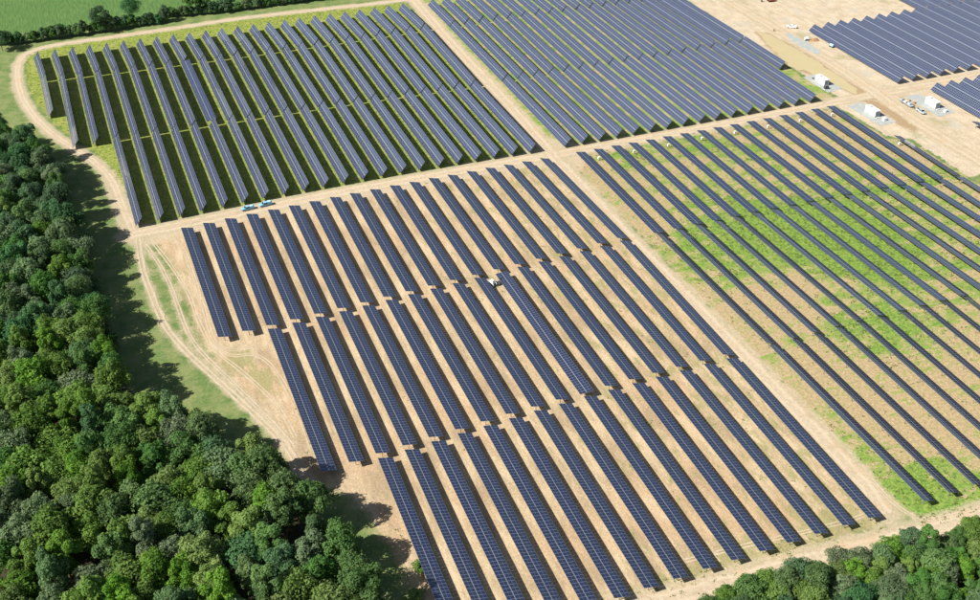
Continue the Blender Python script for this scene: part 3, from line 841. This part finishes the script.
# ------------------------------------------------------------------ inverter stations and plant on the yard
def container(loc, label, extra):
    t = empty('inverter_container', loc, 0, label, 'container', 'white inverter containers on gravel pads')
    L, W, H = 7.6, 2.9, 3.0
    z0 = .35
    MB().box(-W/2, W/2, -L/2, L/2, z0, z0+H, b=.06).build('shell', MAT['white'], t)
    MB().box(-W/2-.08, W/2+.08, -L/2-.08, L/2+.08, z0+H+.002, z0+H+.12, b=.04).build('roof', MAT['white'], t)
    for y in (-L/2+.5, 0, L/2-.5):
        MB().box(-W/2+.1, W/2-.1, y-.25, y+.25, .06, z0-.002).build('footing', MAT['concrete'], t)
    for y in (.2, 1.7):
        v = MB().box(-W/2-.05, -W/2-.002, y-.6, y+.6, z0+.9, z0+2.3).build('louvre', MAT['vent'], t)
        m = MB()
        for k in range(7):
            m.box(-W/2-.09, -W/2-.052, y-.55, y+.55, z0+1.0+k*.18, z0+1.08+k*.18)
        m.build('slats', MAT['white'], v)
    d = MB().box(-1.15, -.03, -L/2-.05, -L/2-.002, z0+.1, z0+2.6).box(.03, 1.15, -L/2-.05, -L/2-.002, z0+.1, z0+2.6).build('door', MAT['vent'], t)
    MB().box(-.16, -.08, -L/2-.11, -L/2-.052, z0+1.1, z0+1.6).build('handle', MAT['dark'], d)
    MB().box(-.7, .7, .8, 2.2, z0+H+.122, z0+H+.42, b=.05).build('roof_vent', MAT['vent'], t)
    MB().box(-1.0, -.2, -2.6, -1.5, z0+H+.122, z0+H+.34, b=.05).build('roof_hatch', MAT['white'], t)
    if extra:
        MB().box(-1.2, 1.2, -L/2-1.3, -L/2-.3, .08, .3).build('step', MAT['concrete'], t)
    return t


container((388.4, 421.4, .07), 'white container nearest the puddle, dark equipment box against its near side', False)
container((389.2, 381.0, .07), 'white container on grey pad between the end of the thin rows and the mud', True)
container((423.2, 377.6, .07), 'white container beside the pickup with long trailer', True)


def transformer(loc, label, s=1.0, mat='vent', rz=0):
    t = empty('transformer', loc, rz, label, 'transformer', 'transformers beside the containers')
    MB().box(-.9*s, .9*s, -.8*s, .8*s, .2, 1.7*s, b=.06).build('tank', MAT[mat], t)
    MB().box(-1.0*s, 1.0*s, -.95*s, .95*s, 0, .198).build('plinth', MAT['concrete'], t)
    for k in range(6):
        MB().box(.902*s, 1.15*s, -.7*s+k*.27*s, -.64*s+k*.27*s, .4, 1.5*s).build('cooling_fin', MAT[mat], t)
    for k in range(3):
        MB().cyl((-.5*s+k*.5*s, 0, 1.7*s+.2), .07, .4, 'z', 8).build('bushing', MAT['concrete'], t)


transformer((386.0, 414.6, .07), 'dark green-grey equipment box against the container by the puddle', 1.05, 'dark')
transformer((390.4, 373.0, .07), 'grey transformer just in front of the middle white container', .85, 'white')
transformer((424.6, 369.4, .07), 'low grey transformer in front of the right white container', .75, 'white', .2)
transformer((387.2, 427.6, .07), 'small dark transformer behind the container by the puddle', .45, 'dark', .3)


def wheel(parent, x, y, r, w):
    o = MB().cyl((0, 0, 0), r, w, 'y', 18).build('wheel', MAT['rubber'], parent)
    o.location = (x, y, r)
    MB().cyl((0, (w/2+.012)*(1 if y > 0 else -1), 0), r*.6, .02, 'y', 12).build('rim', MAT['rim'], o)
    return o


def pickup(loc, rz, label, paint='white', load=None, group=None):
    """faces +x; 5.6 m long"""
    t = empty('pickup_truck', loc, rz, label, 'pickup truck', group)
    prof = [(-2.8, .55), (-2.8, 1.02), (-.75, 1.06), (1.10, 1.10), (2.55, 1.02), (2.78, .85), (2.8, .55), (2.3, .42), (-2.3, .42)]
    m = MB().prism(prof, -.93, .93, inset=lambda z: .03 if z > 1 else 0)
    m.build('body', MAT[paint], t)
    cabp = [(-.85, 1.062), (-.70, 1.72), (-.45, 1.80), (.55, 1.80), (.75, 1.72), (1.45, 1.102)]
    MB().prism(cabp, -.90, .90, inset=lambda z: (z-1.06)*.22).build('cab', MAT[paint], t)
    m = MB().add([(1.40, -.78, 1.18), (1.40, .78, 1.18), (.83, .68, 1.70), (.83, -.68, 1.70)], [(0, 1, 2, 3)], M=Matrix.Translation((.03, 0, .02)))
    m.build('windscreen', MAT['window'], t)
    MB().add([(-.83, -.74, 1.2), (-.83, .74, 1.2), (-.73, .68, 1.66), (-.73, -.68, 1.66)], [(3, 2, 1, 0)], M=Matrix.Translation((-.03, 0, 0))).build('rear_window', MAT['window'], t)
    for s in (-1, 1):
        for x0, x1, xa, xb in ((-.62, .18, -.56, .18), (.26, 1.14, .26, .68)):
            q = [(x0, s*.895, 1.16), (x1, s*.895, 1.16), (xb, s*.78, 1.68), (xa, s*.78, 1.68)]
            MB().add(q, [(0, 1, 2, 3) if s < 0 else (3, 2, 1, 0)], M=Matrix.Translation((0, s*.012, 0))).build('side_window', MAT['window'], t)
        MB().box(2.72, 2.83, s*.72-.15, s*.72+.15, .72, .88).build('headlight', MAT['lamp'], t)
        MB().box(-2.83, -2.79, s*.82-.07, s*.82+.07, .70, .96).build('tail_light', MAT['red'], t)
        MB().box(.95, 1.12, s*1.0-.1, s*1.0+.1, 1.18, 1.36).build('mirror', MAT['dark'], t)
        for x in (-1.75, 1.85):
            wheel(t, x, s*.86, .39, .26)
    MB().box(2.78, 2.9, -.85, .85, .48, .66, b=.03).build('bumper', MAT['dark'], t)
    b = MB().box(-2.7, -.95, -.78, .78, 1.045, 1.062).build('bed_floor', MAT['dark'], t)
    for s in (-1, 1):
        MB().box(-2.78, -.88, s*.86-.06, s*.86+.06, 1.03, 1.38).build('bed_side', MAT[paint], t)
    MB().box(-2.8, -2.72, -.80, .80, 1.03, 1.37).build('tailgate', MAT[paint], t)
    return t


pickup((82.6, 404.2, .03), R(185), 'light blue pickup truck, left of the two parked by the sandy field', 'blue', group='blue pickups on the cross track')
pickup((90.4, 404.8, .03), R(187), 'light blue pickup truck, right of the two parked by the sandy field', 'blue', group='blue pickups on the cross track')


def crate(loc, label, size, mat, rz=0, name='cargo_box', group=None):
    x, y, z = size
    t = empty(name, loc, rz, label, 'crate', group)
    MB().box(-x/2, x/2, -y/2, y/2, .12, z, b=.03).build('load', MAT[mat], t)
    for k in (-.4, 0, .4):
        MB().box(-x/2, x/2, k*y-.05, k*y+.05, 0, .118).build('runner', MAT['wood'], t)
    return t


crate((82.6+1.55, 404.4, 1.1), 'pale blue box in the bed of the left blue pickup', (1.5, 1.3, .55), 'cyan', R(5))
crate((90.4+1.55, 405.0, 1.1), 'pale blue box in the bed of the right blue pickup', (1.5, 1.3, .75), 'cyan', R(7))
pickup((413.0, 373.6, .03), R(-92), 'silver pickup truck hitched to a long flatbed trailer', 'silver')
pickup((419.0, 493.6, .03), R(140), 'white pickup truck parked at the corner of the far right field', 'white')

# flatbed trailer
t = empty('flatbed_trailer', (412.6, 384.0, .03), R(-92), 'long flatbed trailer behind the silver pickup', 'trailer')
MB().box(-4.6, 4.6, -1.15, 1.15, .78, .92).build('deck', MAT['silver'], t)
for s in (-1, 1):
    MB().box(-4.6, 4.6, s*1.1-.06, s*1.1+.06, .60, .776).build('side_rail', MAT['dark'], t)
    for x in (-2.6, -1.6):
        wheel(t, x, s*1.0, .38, .26)
MB().bar((4.6, -.7, .68), (6.4, 0, .6), .12).bar((4.6, .7, .68), (6.4, 0, .6), .12).build('drawbar', MAT['dark'], t)
crate((412.7, 381.6, .97), 'grey pallet load on the front of the flatbed trailer', (1.9, 1.7, 1.0), 'silver')
crate((412.5, 384.4, .97), 'pale pallet load in the middle of the flatbed trailer', (1.8, 1.6, .8), 'concrete')
crate((412.4, 387.2, .97), 'dark pallet load on the back of the flatbed trailer', (1.7, 1.5, .9), 'vent')
crate((416.4, 386.6, .03), 'small timber pallet stack beside the flatbed trailer, nearer the pad', (1.3, 1.2, .8), 'wood', .3)
crate((414.8, 391.0, .03), 'small pale pallet stack north of the flatbed trailer', (1.2, 1.2, .7), 'wood', .8)
crate((417.2, 383.4, .03), 'red-brown bundle on the gravel beside the right container pad', (1.5, 1.0, .6), 'dirt', .4)


def loader(loc, rz, label):
    """compact track loader, faces +x"""
    t = empty('track_loader', loc, rz, label, 'loader')
    for s in (-1, 1):
        trk = MB().prism([(-1.25, .12), (-1.45, .42), (-1.0, .78), (.9, .66), (1.35, .36), (1.1, .04), (-1.0, .0)], s*.78-.2, s*.78+.2).build('track', MAT['rubber'], t)
        for x in (-.95, -.3, .35, .95):
            MB().cyl((x, s*.99, .34), .22, .03, 'y', 10).build('roller', MAT['rim'], trk)
        MB().bar((-1.35, s*.80, 1.55), (1.2, s*.80, 1.05), .2).bar((1.2, s*.80, 1.05), (1.75, s*.80, .35), .18).build('lift_arm', MAT['white'], t)
        MB().bar((-1.2, s*.80, .8), (-1.35, s*.80, 1.6), .18).build('arm_tower', MAT['white'], t)
    MB().box(-1.55, .2, -.56, .56, .45, 1.35, b=.08).build('engine_hood', MAT['white'], t)
    MB().prism([(-.55, 1.352), (-.5, 2.1), (.55, 2.1), (.85, 1.30), (.85, .5), (.202, .5), (.202, 1.352)], -.55, .55).build('cab', MAT['white'], t)
    MB().add([(.875, -.46, .75), (.875, .46, .75), (.58, .46, 2.02), (.58, -.46, 2.02)], [(0, 1, 2, 3)]).build('windscreen', MAT['window'], t)
    MB().box(-.45, .5, -.5, .5, 2.102, 2.16, b=.02).build('roof', MAT['white'], t)
    MB().box(1.75, 1.9, -.95, .95, .15, .85).build('fork_carriage', MAT['dark'], t)
    for s in (-1, 1):
        MB().box(1.902, 3.1, s*.45-.08, s*.45+.08, .12, .2).build('fork', MAT['dark'], t)
    return t


ld = loader((159.4, 312.6, 0), R(-70), 'white compact track loader with black forks between two sandy rows')
# pile driving mast carried beside the loader
t = empty('post_driver', (161.9, 312.0, 0), R(-75), 'black post driver with tall mast beside the white loader', 'machine')
MB().box(-1.0, 1.0, -.5, .5, .3, .85, b=.06).build('base', MAT['dark'], t)
for s in (-1, 1):
    MB().prism([(-1.1, .1), (-1.2, .3), (-1.0, .5), (1.0, .5), (1.2, .3), (1.1, .1), (1.0, 0), (-1.0, 0)], s*.68-.16, s*.68+.16).build('track', MAT['rubber'], t)
MB().box(.55, .8, -.16, .16, .852, 3.6).build('mast', MAT['dark'], t)
MB().box(.82, 1.15, -.2, .2, 2.2, 3.0, b=.04).build('hammer', MAT['rubber'], t)
MB().bar((-.8, 0, .8), (.55, 0, 2.2), .12).build('brace', MAT['dark'], t)
loader((416.0, 474.0, .03), R(-15), 'white track loader working beside the red-brown dirt heap')

# dirt heap
v, f = [], []
NR, NS = 7, 22
for i in range(NR):
    for k in range(NS):
        a = 2*math.pi*k/NS
        rr = (1-i/(NR-1))
        w = 1+.3*mnoise.noise(Vector((math.cos(a)*1.5, math.sin(a)*1.5, i*.3)))
        v.append((3.2*rr*w*math.cos(a), 2.0*rr*w*math.sin(a), 1.5*(1-rr**1.3)+.15*mnoise.noise(Vector((a*2, i, 5)))*(i > 0)))
for i in range(NR-1):
    for k in range(NS):
        n = (k+1) % NS
        f.append((i*NS+k, i*NS+n, (i+1)*NS+n, (i+1)*NS+k))
heap = MB().add(v, f, smooth=True).build('dirt_heap', MAT['dirt'])
heap.location = (420.2, 472.4, 0)
heap.rotation_euler = (0, 0, -.3)
tag(heap, 'red-brown heap of dirt at the corner of the far right field', 'dirt heap')

# small tank cart
t = empty('tank_cart', (423.0, 460.4, .03), R(100), 'pale cyan tank cart parked against the far right tables', 'cart')
MB().cyl((0, 0, 1.15), .75, 2.2, 'x', 18).build('tank', MAT['cyan'], t)
MB().box(-1.4, 1.5, -.7, .7, .42, .5).build('chassis', MAT['dark'], t)
for s in (-1, 1):
    MB().box(-.9, -.7, s*.5-.06, s*.5+.06, .502, .75).build('saddle', MAT['dark'], t)
    for x in (-.9, .9):
        wheel(t, x, s*.78, .34, .22)
MB().bar((1.5, 0, .46), (2.5, 0, .4), .09).build('drawbar', MAT['dark'], t)
MB().cyl((0, 0, 1.93), .22, .1, 'z', 12).build('lid', MAT['deepblue'], t)

# orange excavator at the top of the yard
t = empty('excavator', (432.6, 535.6, .03), R(170), 'orange excavator at the top edge of the yard', 'excavator')
for s in (-1, 1):
    MB().prism([(-1.9, .25), (-2.0, .5), (-1.7, .85), (1.7, .85), (2.0, .5), (1.9, .25), (1.6, 0), (-1.6, 0)], s*1.05-.3, s*1.05+.3).build('track', MAT['rubber'], t)
MB().box(-1.2, 1.2, -.74, .74, .3, .95).build('undercarriage', MAT['dark'], t)
MB().box(-2.3, 1.3, -1.25, 1.25, .97, 2.0, b=.12).build('house', MAT['orange'], t)
c = MB().prism([(.1, 2.002), (.1, 2.95), (1.2, 2.95), (1.55, 2.002)], .15, 1.2).build('cab', MAT['orange'], t)
MB().box(.2, 1.0, 1.202, 1.22, 2.1, 2.8).build('side_window', MAT['window'], c)
MB().bar((1.0, -.3, 1.7), (3.6, -.3, 3.9), .4).bar((3.6, -.3, 3.9), (5.2, -.3, 3.2), .34).build('boom', MAT['orange'], t)
MB().bar((5.2, -.3, 3.2), (5.9, -.3, 1.0), .28).build('stick', MAT['orange'], t)
MB().prism([(5.5, .2), (5.6, 1.0), (6.3, 1.0), (6.5, .35), (6.0, 0)], -.85, .25).build('bucket', MAT['dark'], t)

t = empty('oil_drum', (406.6, 493.2, .05), 0, 'single dark drum standing on the road above the puddle', 'drum')
MB().cyl((0, 0, .6), .42, 1.2, 'z', 14).build('drum', MAT['dirt'], t)
for z in (.4, .8):
    MB().cyl((0, 0, z), .44, .05, 'z', 14).build('hoop', MAT['dark'], t)

# string inverters on stands at the far ends of the thin rows
BOX = [(241.9, 388.2, 2), (259.9, 387.9, 4), (278.0, 387.6, 6), (296.1, 387.6, 8), (314.1, 387.3, 10), (332.3, 386.7, 12), (350.5, 386.4, 14), (369.0, 386.2, 16), (379.6, 348.5, 17)]
for x, y, k in BOX:
    t = empty('inverter_cabinet', (x, y, 0), 0, f'small white inverter cabinet at far end of the {ORD[k]} thin row', 'cabinet', 'white cabinets at the row ends')
    MB().box(-.48, .48, -.3, .3, .7, 1.8, b=.05).build('cabinet', MAT['white'], t)
    for s in (-1, 1):
        MB().box(s*.4-.05, s*.4+.05, -.05, .05, 0, .698).build('leg', MAT['steel'], t)
    MB().box(-.55, .55, -.38, .38, 1.803, 1.85).build('rain_hood', MAT['white'], t)

# ------------------------------------------------------------------ trees
def leaf_mesh(name, cents, norms, size, tints, mat, prng):
    n = len(cents)
    ref = prng.normal(size=(n, 3))
    u = np.cross(norms, ref)
    u /= np.linalg.norm(u, axis=1, keepdims=True)+1e-9
    w = np.cross(norms, u)
    s = (size*prng.uniform(.65, 1.35, n))[:, None]
    asp = prng.uniform(.6, 1.0, n)[:, None]
    bend = norms*s*prng.uniform(-.25, .10, n)[:, None]
    P = np.stack([cents-u*s+bend, cents-w*s*asp, cents+u*s+bend, cents+w*s*asp], 1).reshape(-1, 3)
    me = bpy.data.meshes.new(name)
    me.vertices.add(n*4)
    me.vertices.foreach_set('co', P.ravel())
    me.loops.add(n*4)
    me.loops.foreach_set('vertex_index', np.arange(n*4))
    me.polygons.add(n)
    me.polygons.foreach_set('loop_start', np.arange(0, n*4, 4))
    me.update(calc_edges=True)
    at = me.attributes.new('tint', 'FLOAT', 'POINT')
    at.data.foreach_set('value', np.repeat(tints, 4).astype(np.float32))
    me.materials.append(mat)
    return me


def crown_mesh(name, mat, seed, R0, H0, H1, lobes, leaves, leaf=.34, tall=1.0):
    """leaf clumps over an irregular crown between heights H0 and H1"""
    pr = np.random.default_rng(seed)
    mid, half = (H0+H1)/2, (H1-H0)/2
    C, Rr = [], []
    for i in range(lobes):
        z = 1-2*(i+.5)/lobes*.86
        a = i*2.39996+pr.uniform(-.5, .5)
        r = math.sqrt(max(0, 1-z*z))
        k = pr.uniform(.42, .98)
        C.append((R0*r*k*math.cos(a), R0*r*k*math.sin(a), mid+half*z*pr.uniform(.55, .92)))
        Rr.append(R0*pr.uniform(.27, .50))
    C, Rr = np.array(C), np.array(Rr)
    off = pr.normal(size=3)*.25
    per = np.maximum(10, (leaves*Rr**2/np.sum(Rr**2)).astype(int))
    cs, ns, ts = [], [], []
    for c, r, n in zip(C, Rr, per):
        d = pr.normal(size=(n, 3))
        d /= np.linalg.norm(d, axis=1, keepdims=True)
        d[:, 2] = np.where(d[:, 2] < -.35, -d[:, 2], d[:, 2])
        # second-level clumps
        sub = pr.normal(size=(9, 3))
        sub /= np.linalg.norm(sub, axis=1, keepdims=True)
        near = (d @ sub.T).max(1)
        rad = r*(.60+.52*np.clip((near-.5)/.5, 0, 1))*pr.uniform(.80, 1.16, n)
        cs.append(c+d*rad[:, None]*np.array([1, 1, .88]))
        nn = d+pr.normal(size=(n, 3))*.5+np.array([0, 0, .35])
        ns.append(nn/np.linalg.norm(nn, axis=1, keepdims=True))
        ts.append(np.clip(pr.uniform(0, 1)*.55+pr.uniform(0, .5, n), 0, 1))
    return leaf_mesh(name, np.concatenate(cs), np.concatenate(ns), leaf, np.concatenate(ts), mat, pr)


def trunk_mesh(name, H, r, seed, limbs=4):
    pr = random.Random(seed)
    m = MB()
    def limb(a, b, ra, rb, seg=7):
        a, b = Vector(a), Vector(b)
        q = (b-a).to_track_quat('Z', 'X').to_matrix().to_4x4()
        m.cyl((0, 0, (b-a).length/2), ra, (b-a).length, 'z', seg, M=Matrix.Translation(a) @ q, r2=rb)
    limb((0, 0, 0), (.05*H*pr.uniform(-.5, .5), .05*H*pr.uniform(-.5, .5), H*.5), r, r*.7)
    top = Vector((0, 0, H*.48))
    limb(top, (pr.uniform(-.4, .4), pr.uniform(-.4, .4), H*.85), r*.7, r*.2)
    for k in range(limbs):
        a = 2*math.pi*k/limbs+pr.uniform(-.5, .5)
        z = H*pr.uniform(.32, .55)
        limb((0, 0, z), (math.cos(a)*H*.24, math.sin(a)*H*.24, z+H*pr.uniform(.14, .26)), r*.42, r*.12, 6)
    return m.mesh(name, MAT['bark'])


# unit trees are 13 m high with a 4.6 m crown radius; scaled per tree
PROTO = {}
for kind in LEAF:
    PROTO[kind] = []
    for q in range(5):
        sd = 100*q+len(kind)*7+ord(kind[0])
        tall = [1.0, .92, 1.08, 1.0, .9][q]
        cm = crown_mesh('crown', LEAF[kind], sd, [4.6, 5.2, 3.8, 4.7, 4.2][q], 3.2, 13*tall, [16, 26, 13, 21, 30][q], 4800, [.27, .30, .25, .27, .22][q])
        PROTO[kind].append((cm, trunk_mesh('trunk', 11.5, .24, sd)))
SHRUB = {}
for kind in LEAF:
    SHRUB[kind] = []
    for q in range(3):
        sd = 900+31*q+ord(kind[0])
        cm = crown_mesh('crown', LEAF[kind], sd, 2.6, .3, 4.6, 13, 1900, .23)
        SHRUB[kind].append((cm, trunk_mesh('trunk', 3.6, .12, sd, 5)))


def tree(name, kind, loc, s, sz, rz, label, cat, group, src=PROTO):
    cm, tm = random.choice(src[kind])
    t = empty(name, loc, rz, label, cat, group)
    a = link('crown', cm, t)
    a.scale = (s, s, sz)
    b = link('trunk', tm, t)
    b.scale = (s, s, sz)
    return t


def scatter(poly, bbox, dmin, inset, tries, rnd):
    xs = np.array([rnd.uniform(bbox[0], bbox[1]) for _ in range(tries)])
    ys = np.array([rnd.uniform(bbox[2], bbox[3]) for _ in range(tries)])
    sd = poly_sd(poly, xs, ys)
    out = []
    for x, y, d in zip(xs, ys, sd):
        if d < inset:
            continue
        if all((x-a)**2+(y-b)**2 > dmin*dmin for a, b in out):
            out.append((x, y))
    return out


def in_view(x, y, z=8, pad=0.0):
    d = Vector((x, y, z))-CAM_LOC
    zz = d.dot(fwd)
    u, v = 490+CAM_F*d.dot(r2)/zz, 300-CAM_F*d.dot(u2)/zz
    return -pad < u < 980+pad and -pad < v < 600+pad, u, v


HUE = {'deep': 'deep green', 'bright': 'yellow-green', 'grey': 'grey-green', 'cool': 'dark bluish-green'}
rnd = random.Random(23)
pts = scatter(FOREST, (-45, 90, 120, 560), 6.5, 3.0, 16000, rnd)
pts = [p for p in pts if in_view(*p, pad=38)[0]]
items = []
for x, y in pts:
    n = mnoise.noise(Vector((x*.03, y*.03, 4)))
    sun_side = y < 265 or n > .35
    r = rnd.random()
    if y > 330:
        kind = 'cool' if r < .48 else 'deep' if r < .78 else 'grey' if r < .93 else 'bright'
    elif x < 40:
        kind = 'bright' if r < .60 else 'deep' if r < .78 else 'grey' if r < .97 else 'cool'
    else:
        kind = 'deep' if r < .42 else 'bright' if r < .68 else 'grey' if r < .86 else 'cool'
    s = rnd.uniform(.85, 1.30)
    items.append([x, y, kind, s, rnd.uniform(1.18, 1.55)])
# name each tree by its rank counted along lines of sight a person could follow in the picture
bands = {}
for it in items:
    _, u, v = in_view(it[0], it[1], 9)
    it += [u, v]
    bands.setdefault(int(v//26), []).append(it)
keys = sorted(bands, reverse=True)
for bi, k in enumerate(keys):
    row = sorted(bands[k], key=lambda q: -q[5])
    for j, it in enumerate(row):
        x, y, kind, s, sz, u, v = it
        lab = f'{HUE[kind]} tree in left wood, {ORD[bi+1]} band from the bottom, {ORD[j+1]} from the field side'
        tree('broadleaf_tree', kind, (x, y, 0), s, sz, rnd.uniform(0, 6.28), lab, 'tree', 'trees of the left wood')

# bare dead trees standing in the wood
for x, y, h, lab in [(22.0, 234.0, 15.5, 'bare grey dead tree among the bright crowns of the left wood'), (52.5, 211.0, 14.5, 'bare brown dead tree low in the left wood near the field'),
                     (14.5, 372.0, 14.5, 'bare pale dead tree at the upper field edge of the left wood')]:
    m = MB()
    dr = random.Random(int(x*10))

    def grow(a, d, L, r, lev):
        b = a+d*L
        q = d.to_track_quat('Z', 'X').to_matrix().to_4x4()
        m.cyl((0, 0, L/2), r, L, 'z', 6, M=Matrix.Translation(a) @ q, r2=r*.6)
        if lev == 0:
            return
        for _ in range(4 if lev > 1 else 3):
            e = (d+Vector((dr.uniform(-.9, .9), dr.uniform(-.9, .9), dr.uniform(-.1, .5)))).normalized()
            grow(a+d*L*dr.uniform(.55, 1.0), e, L*dr.uniform(.45, .68), r*.52, lev-1)
    trunk = Vector((0, 0, 0))
    m.cyl((0, 0, h*.25), .26, h*.5, 'z', 8, r2=.19)
    t = empty('dead_tree', (x, y, 0), 0, lab, 'tree', 'dead trees in the left wood')
    m.build('trunk', MAT['bark'], t)
    m = MB()
    grow(Vector((0, 0, h*.46)), Vector((.05, .02, 1)).normalized(), h*.28, .19, 4)
    m.build('branches', MAT['deadwood'], t)

# wood along the south track
pts = scatter(SOUTHWOOD, (145, 285, 100, 152), 4.0, 1.2, 9000, rnd)
pts = [p for p in pts if in_view(*p, z=5, pad=30)[0]]
pts.sort(key=lambda p: p[0])
south = {0: [], 1: [], 2: [], 3: []}
for x, y in pts:
    south[min(3, int((149-y)//7)) if y < 149 else 0].append((x, y))
for b, lst in south.items():
    for j, (x, y) in enumerate(lst):
        r = rnd.random()
        kind = 'deep' if r < .42 else 'grey' if r < .72 else 'bright' if r < .92 else 'cool'
        s = rnd.uniform(.60, .86)
        place = ['trackside rank', 'second rank', 'third rank', 'nearest rank'][b]
        tree('broadleaf_tree', kind, (x, y, 0), s, s*rnd.uniform(.80, 1.02), rnd.uniform(0, 6.28),
             f'{HUE[kind]} tree in lower right wood, {ORD[j+1]} from the left in its {place}', 'tree', 'trees of the lower right wood')

# hedgerow beyond the perimeter track
HEDGE = [(-24, 645), (-4, 640), (7, 640), (18, 640), (29.5, 640.2), (40.5, 640), (52, 640.5), (63.5, 642), (80, 642.5)]
HEDGE2 = [(82, 650), (99, 647), (126, 645.5), (160, 645), (206, 645)]
k = 0
for line in (HEDGE, HEDGE2):
    P = smooth_line(line, 2.3)
    for p in P:
        if not in_view(p[0], p[1], 2, 30)[0]:
            continue
        k += 1
        kind = rnd.choice(['cool', 'deep', 'cool', 'deep', 'grey'])
        s = rnd.uniform(.85, 1.45)
        tree('hedge_shrub', kind, (p[0]+rnd.uniform(-.6, .6), p[1]+rnd.uniform(-1, 1), 0), s, s*rnd.uniform(.9, 1.4), rnd.uniform(0, 6.28),
             f'{HUE[kind]} hedge shrub beyond the perimeter track, {ORD[k]} from the left', 'shrub', 'shrubs of the far hedge', SHRUB)
for x, y, kind, s, sz, lab in [
        (42, 641, 'cool', 1.25, 1.1, 'broad dark tree rising from the far hedge, left of the tall one'),
        (60.5, 645, 'cool', 1.15, 1.4, 'tallest dark tree in the far hedge, beside the crop field'),
        (95, 650, 'deep', 1.5, 1.05, 'wide dark tree in the right stretch of the far hedge'),
        (104, 651, 'deep', .95, .85, 'dark tree just right of the wide one in the far hedge'),
        (-13, 632, 'cool', .95, .95, 'dark tree at the left photo edge where the hedge begins'),
        (118, 649, 'cool', .8, .75, 'rounded dark tree right of two others in the far hedge'),
        (20, 641, 'deep', .62, .62, 'small pale-topped tree near the left end of the far hedge'),
        (134, 650, 'deep', .85, .7, 'dark tree in the far hedge above the top solar rows'),
        (150, 650, 'cool', .8, .7, 'last dark tree seen in the far hedge to the right')]:
    tree('broadleaf_tree', kind, (x, y, 0), s, sz, rnd.uniform(0, 6.28), lab, 'tree', 'trees of the far hedge')

# understorey shrubs along the sunny edge of the left wood
P = smooth_line(FOREST[2:20], 3.4)
j = 0
for p in P:
    if rnd.random() < .45 or not in_view(p[0], p[1], 2, 10)[0]:
        continue
    j += 1
    kind = rnd.choice(['deep', 'deep', 'cool', 'bright'])
    s = rnd.uniform(.5, .95)
    tree('edge_shrub', kind, (p[0]-1.5+rnd.uniform(-2, 1.0), p[1]+rnd.uniform(-1, 1), 0), s, s*rnd.uniform(.6, .9), rnd.uniform(0, 6.28),
         f'low {HUE[kind]} shrub at the field edge of the left wood, {ORD[j]} from the top', 'shrub', 'shrubs at the edge of the left wood', SHRUB)
for x, y, lab in [(89.6, 190.4, 'lone low bush at the foot of the lowest left table'), (85.5, 181.5, 'rounded bush at the bottom edge beside the lowest left table')]:
    tree('edge_shrub', 'bright', (x, y, 0), .8, .7, 1, lab, 'shrub', 'bushes beside the lowest left table', SHRUB)


# ------------------------------------------------------------------ weeds: uncountable tufts on the grassy ground
def tufts(name, region, n, seed, dens, size, label):
    pr = np.random.default_rng(seed)
    x0, x1, y0, y1 = region
    X, Y = pr.uniform(x0, x1, n), pr.uniform(y0, y1, n)
    keep = np.array([dens(x, y) for x, y in zip(X, Y)]) > pr.uniform(0, 1, n)
    X, Y = X[keep], Y[keep]
    m = len(X)
    K = 5
    c = np.stack([np.repeat(X, K)+pr.normal(0, size*.7, m*K), np.repeat(Y, K)+pr.normal(0, size*.7, m*K), np.abs(pr.normal(.05, .06, m*K))+.03], 1)
    nn = pr.normal(size=(m*K, 3))*.35+np.array([0, 0, 1.0])
    nn /= np.linalg.norm(nn, axis=1, keepdims=True)
    me = leaf_mesh(name, c, nn, size*.45, np.repeat(pr.uniform(0, 1, m), K), weed_leaf, pr)
    o = link(name, me)
    tag(o, label, 'weeds', None, 'stuff')


def dens_r(x, y):
    n = mnoise.noise(Vector((x*.09, y*.16, 2)))*.8+mnoise.noise(Vector((x*.35, y*.35, 9)))*.5
    g = sum(s*5*math.exp(-((x-a)**2+(y-b)**2)/(2*r*r)) for a, b, r, s in GREEN_SPOTS)
    g += .6*math.exp(-((y-316)/5)**2)
    return n+g-.15


tufts('weed_tufts', (230, 386, 150, 396), 15000, 5, dens_r, .5, 'scattered green weeds between the thin rows')


def dens_f(x, y):
    n = mnoise.noise(Vector((x*.2, y*.08, 2)))*.8+mnoise.noise(Vector((x*.5, y*.5, 9)))*.5
    return n-.34+max(0, (x-130)/80)*.22+.7*math.exp(-((y-160)/4)**2)


tufts('weed_tufts', (70, 222, 154, 398), 16000, 6, dens_f, .42, 'thin weeds on the sand between the dark blue rows')


def dens_u(x, y):
    sd = float(poly_sd(LUSH, np.array([x]), np.array([y]))[0])
    return .6+mnoise.noise(Vector((x*.2, y*.2, 2)))*.6 if sd > 0 else 0


tufts('weed_tufts', (-4, 222, 404, 628), 14000, 8, dens_u, .5, 'lush weeds round and between the silvery rows')
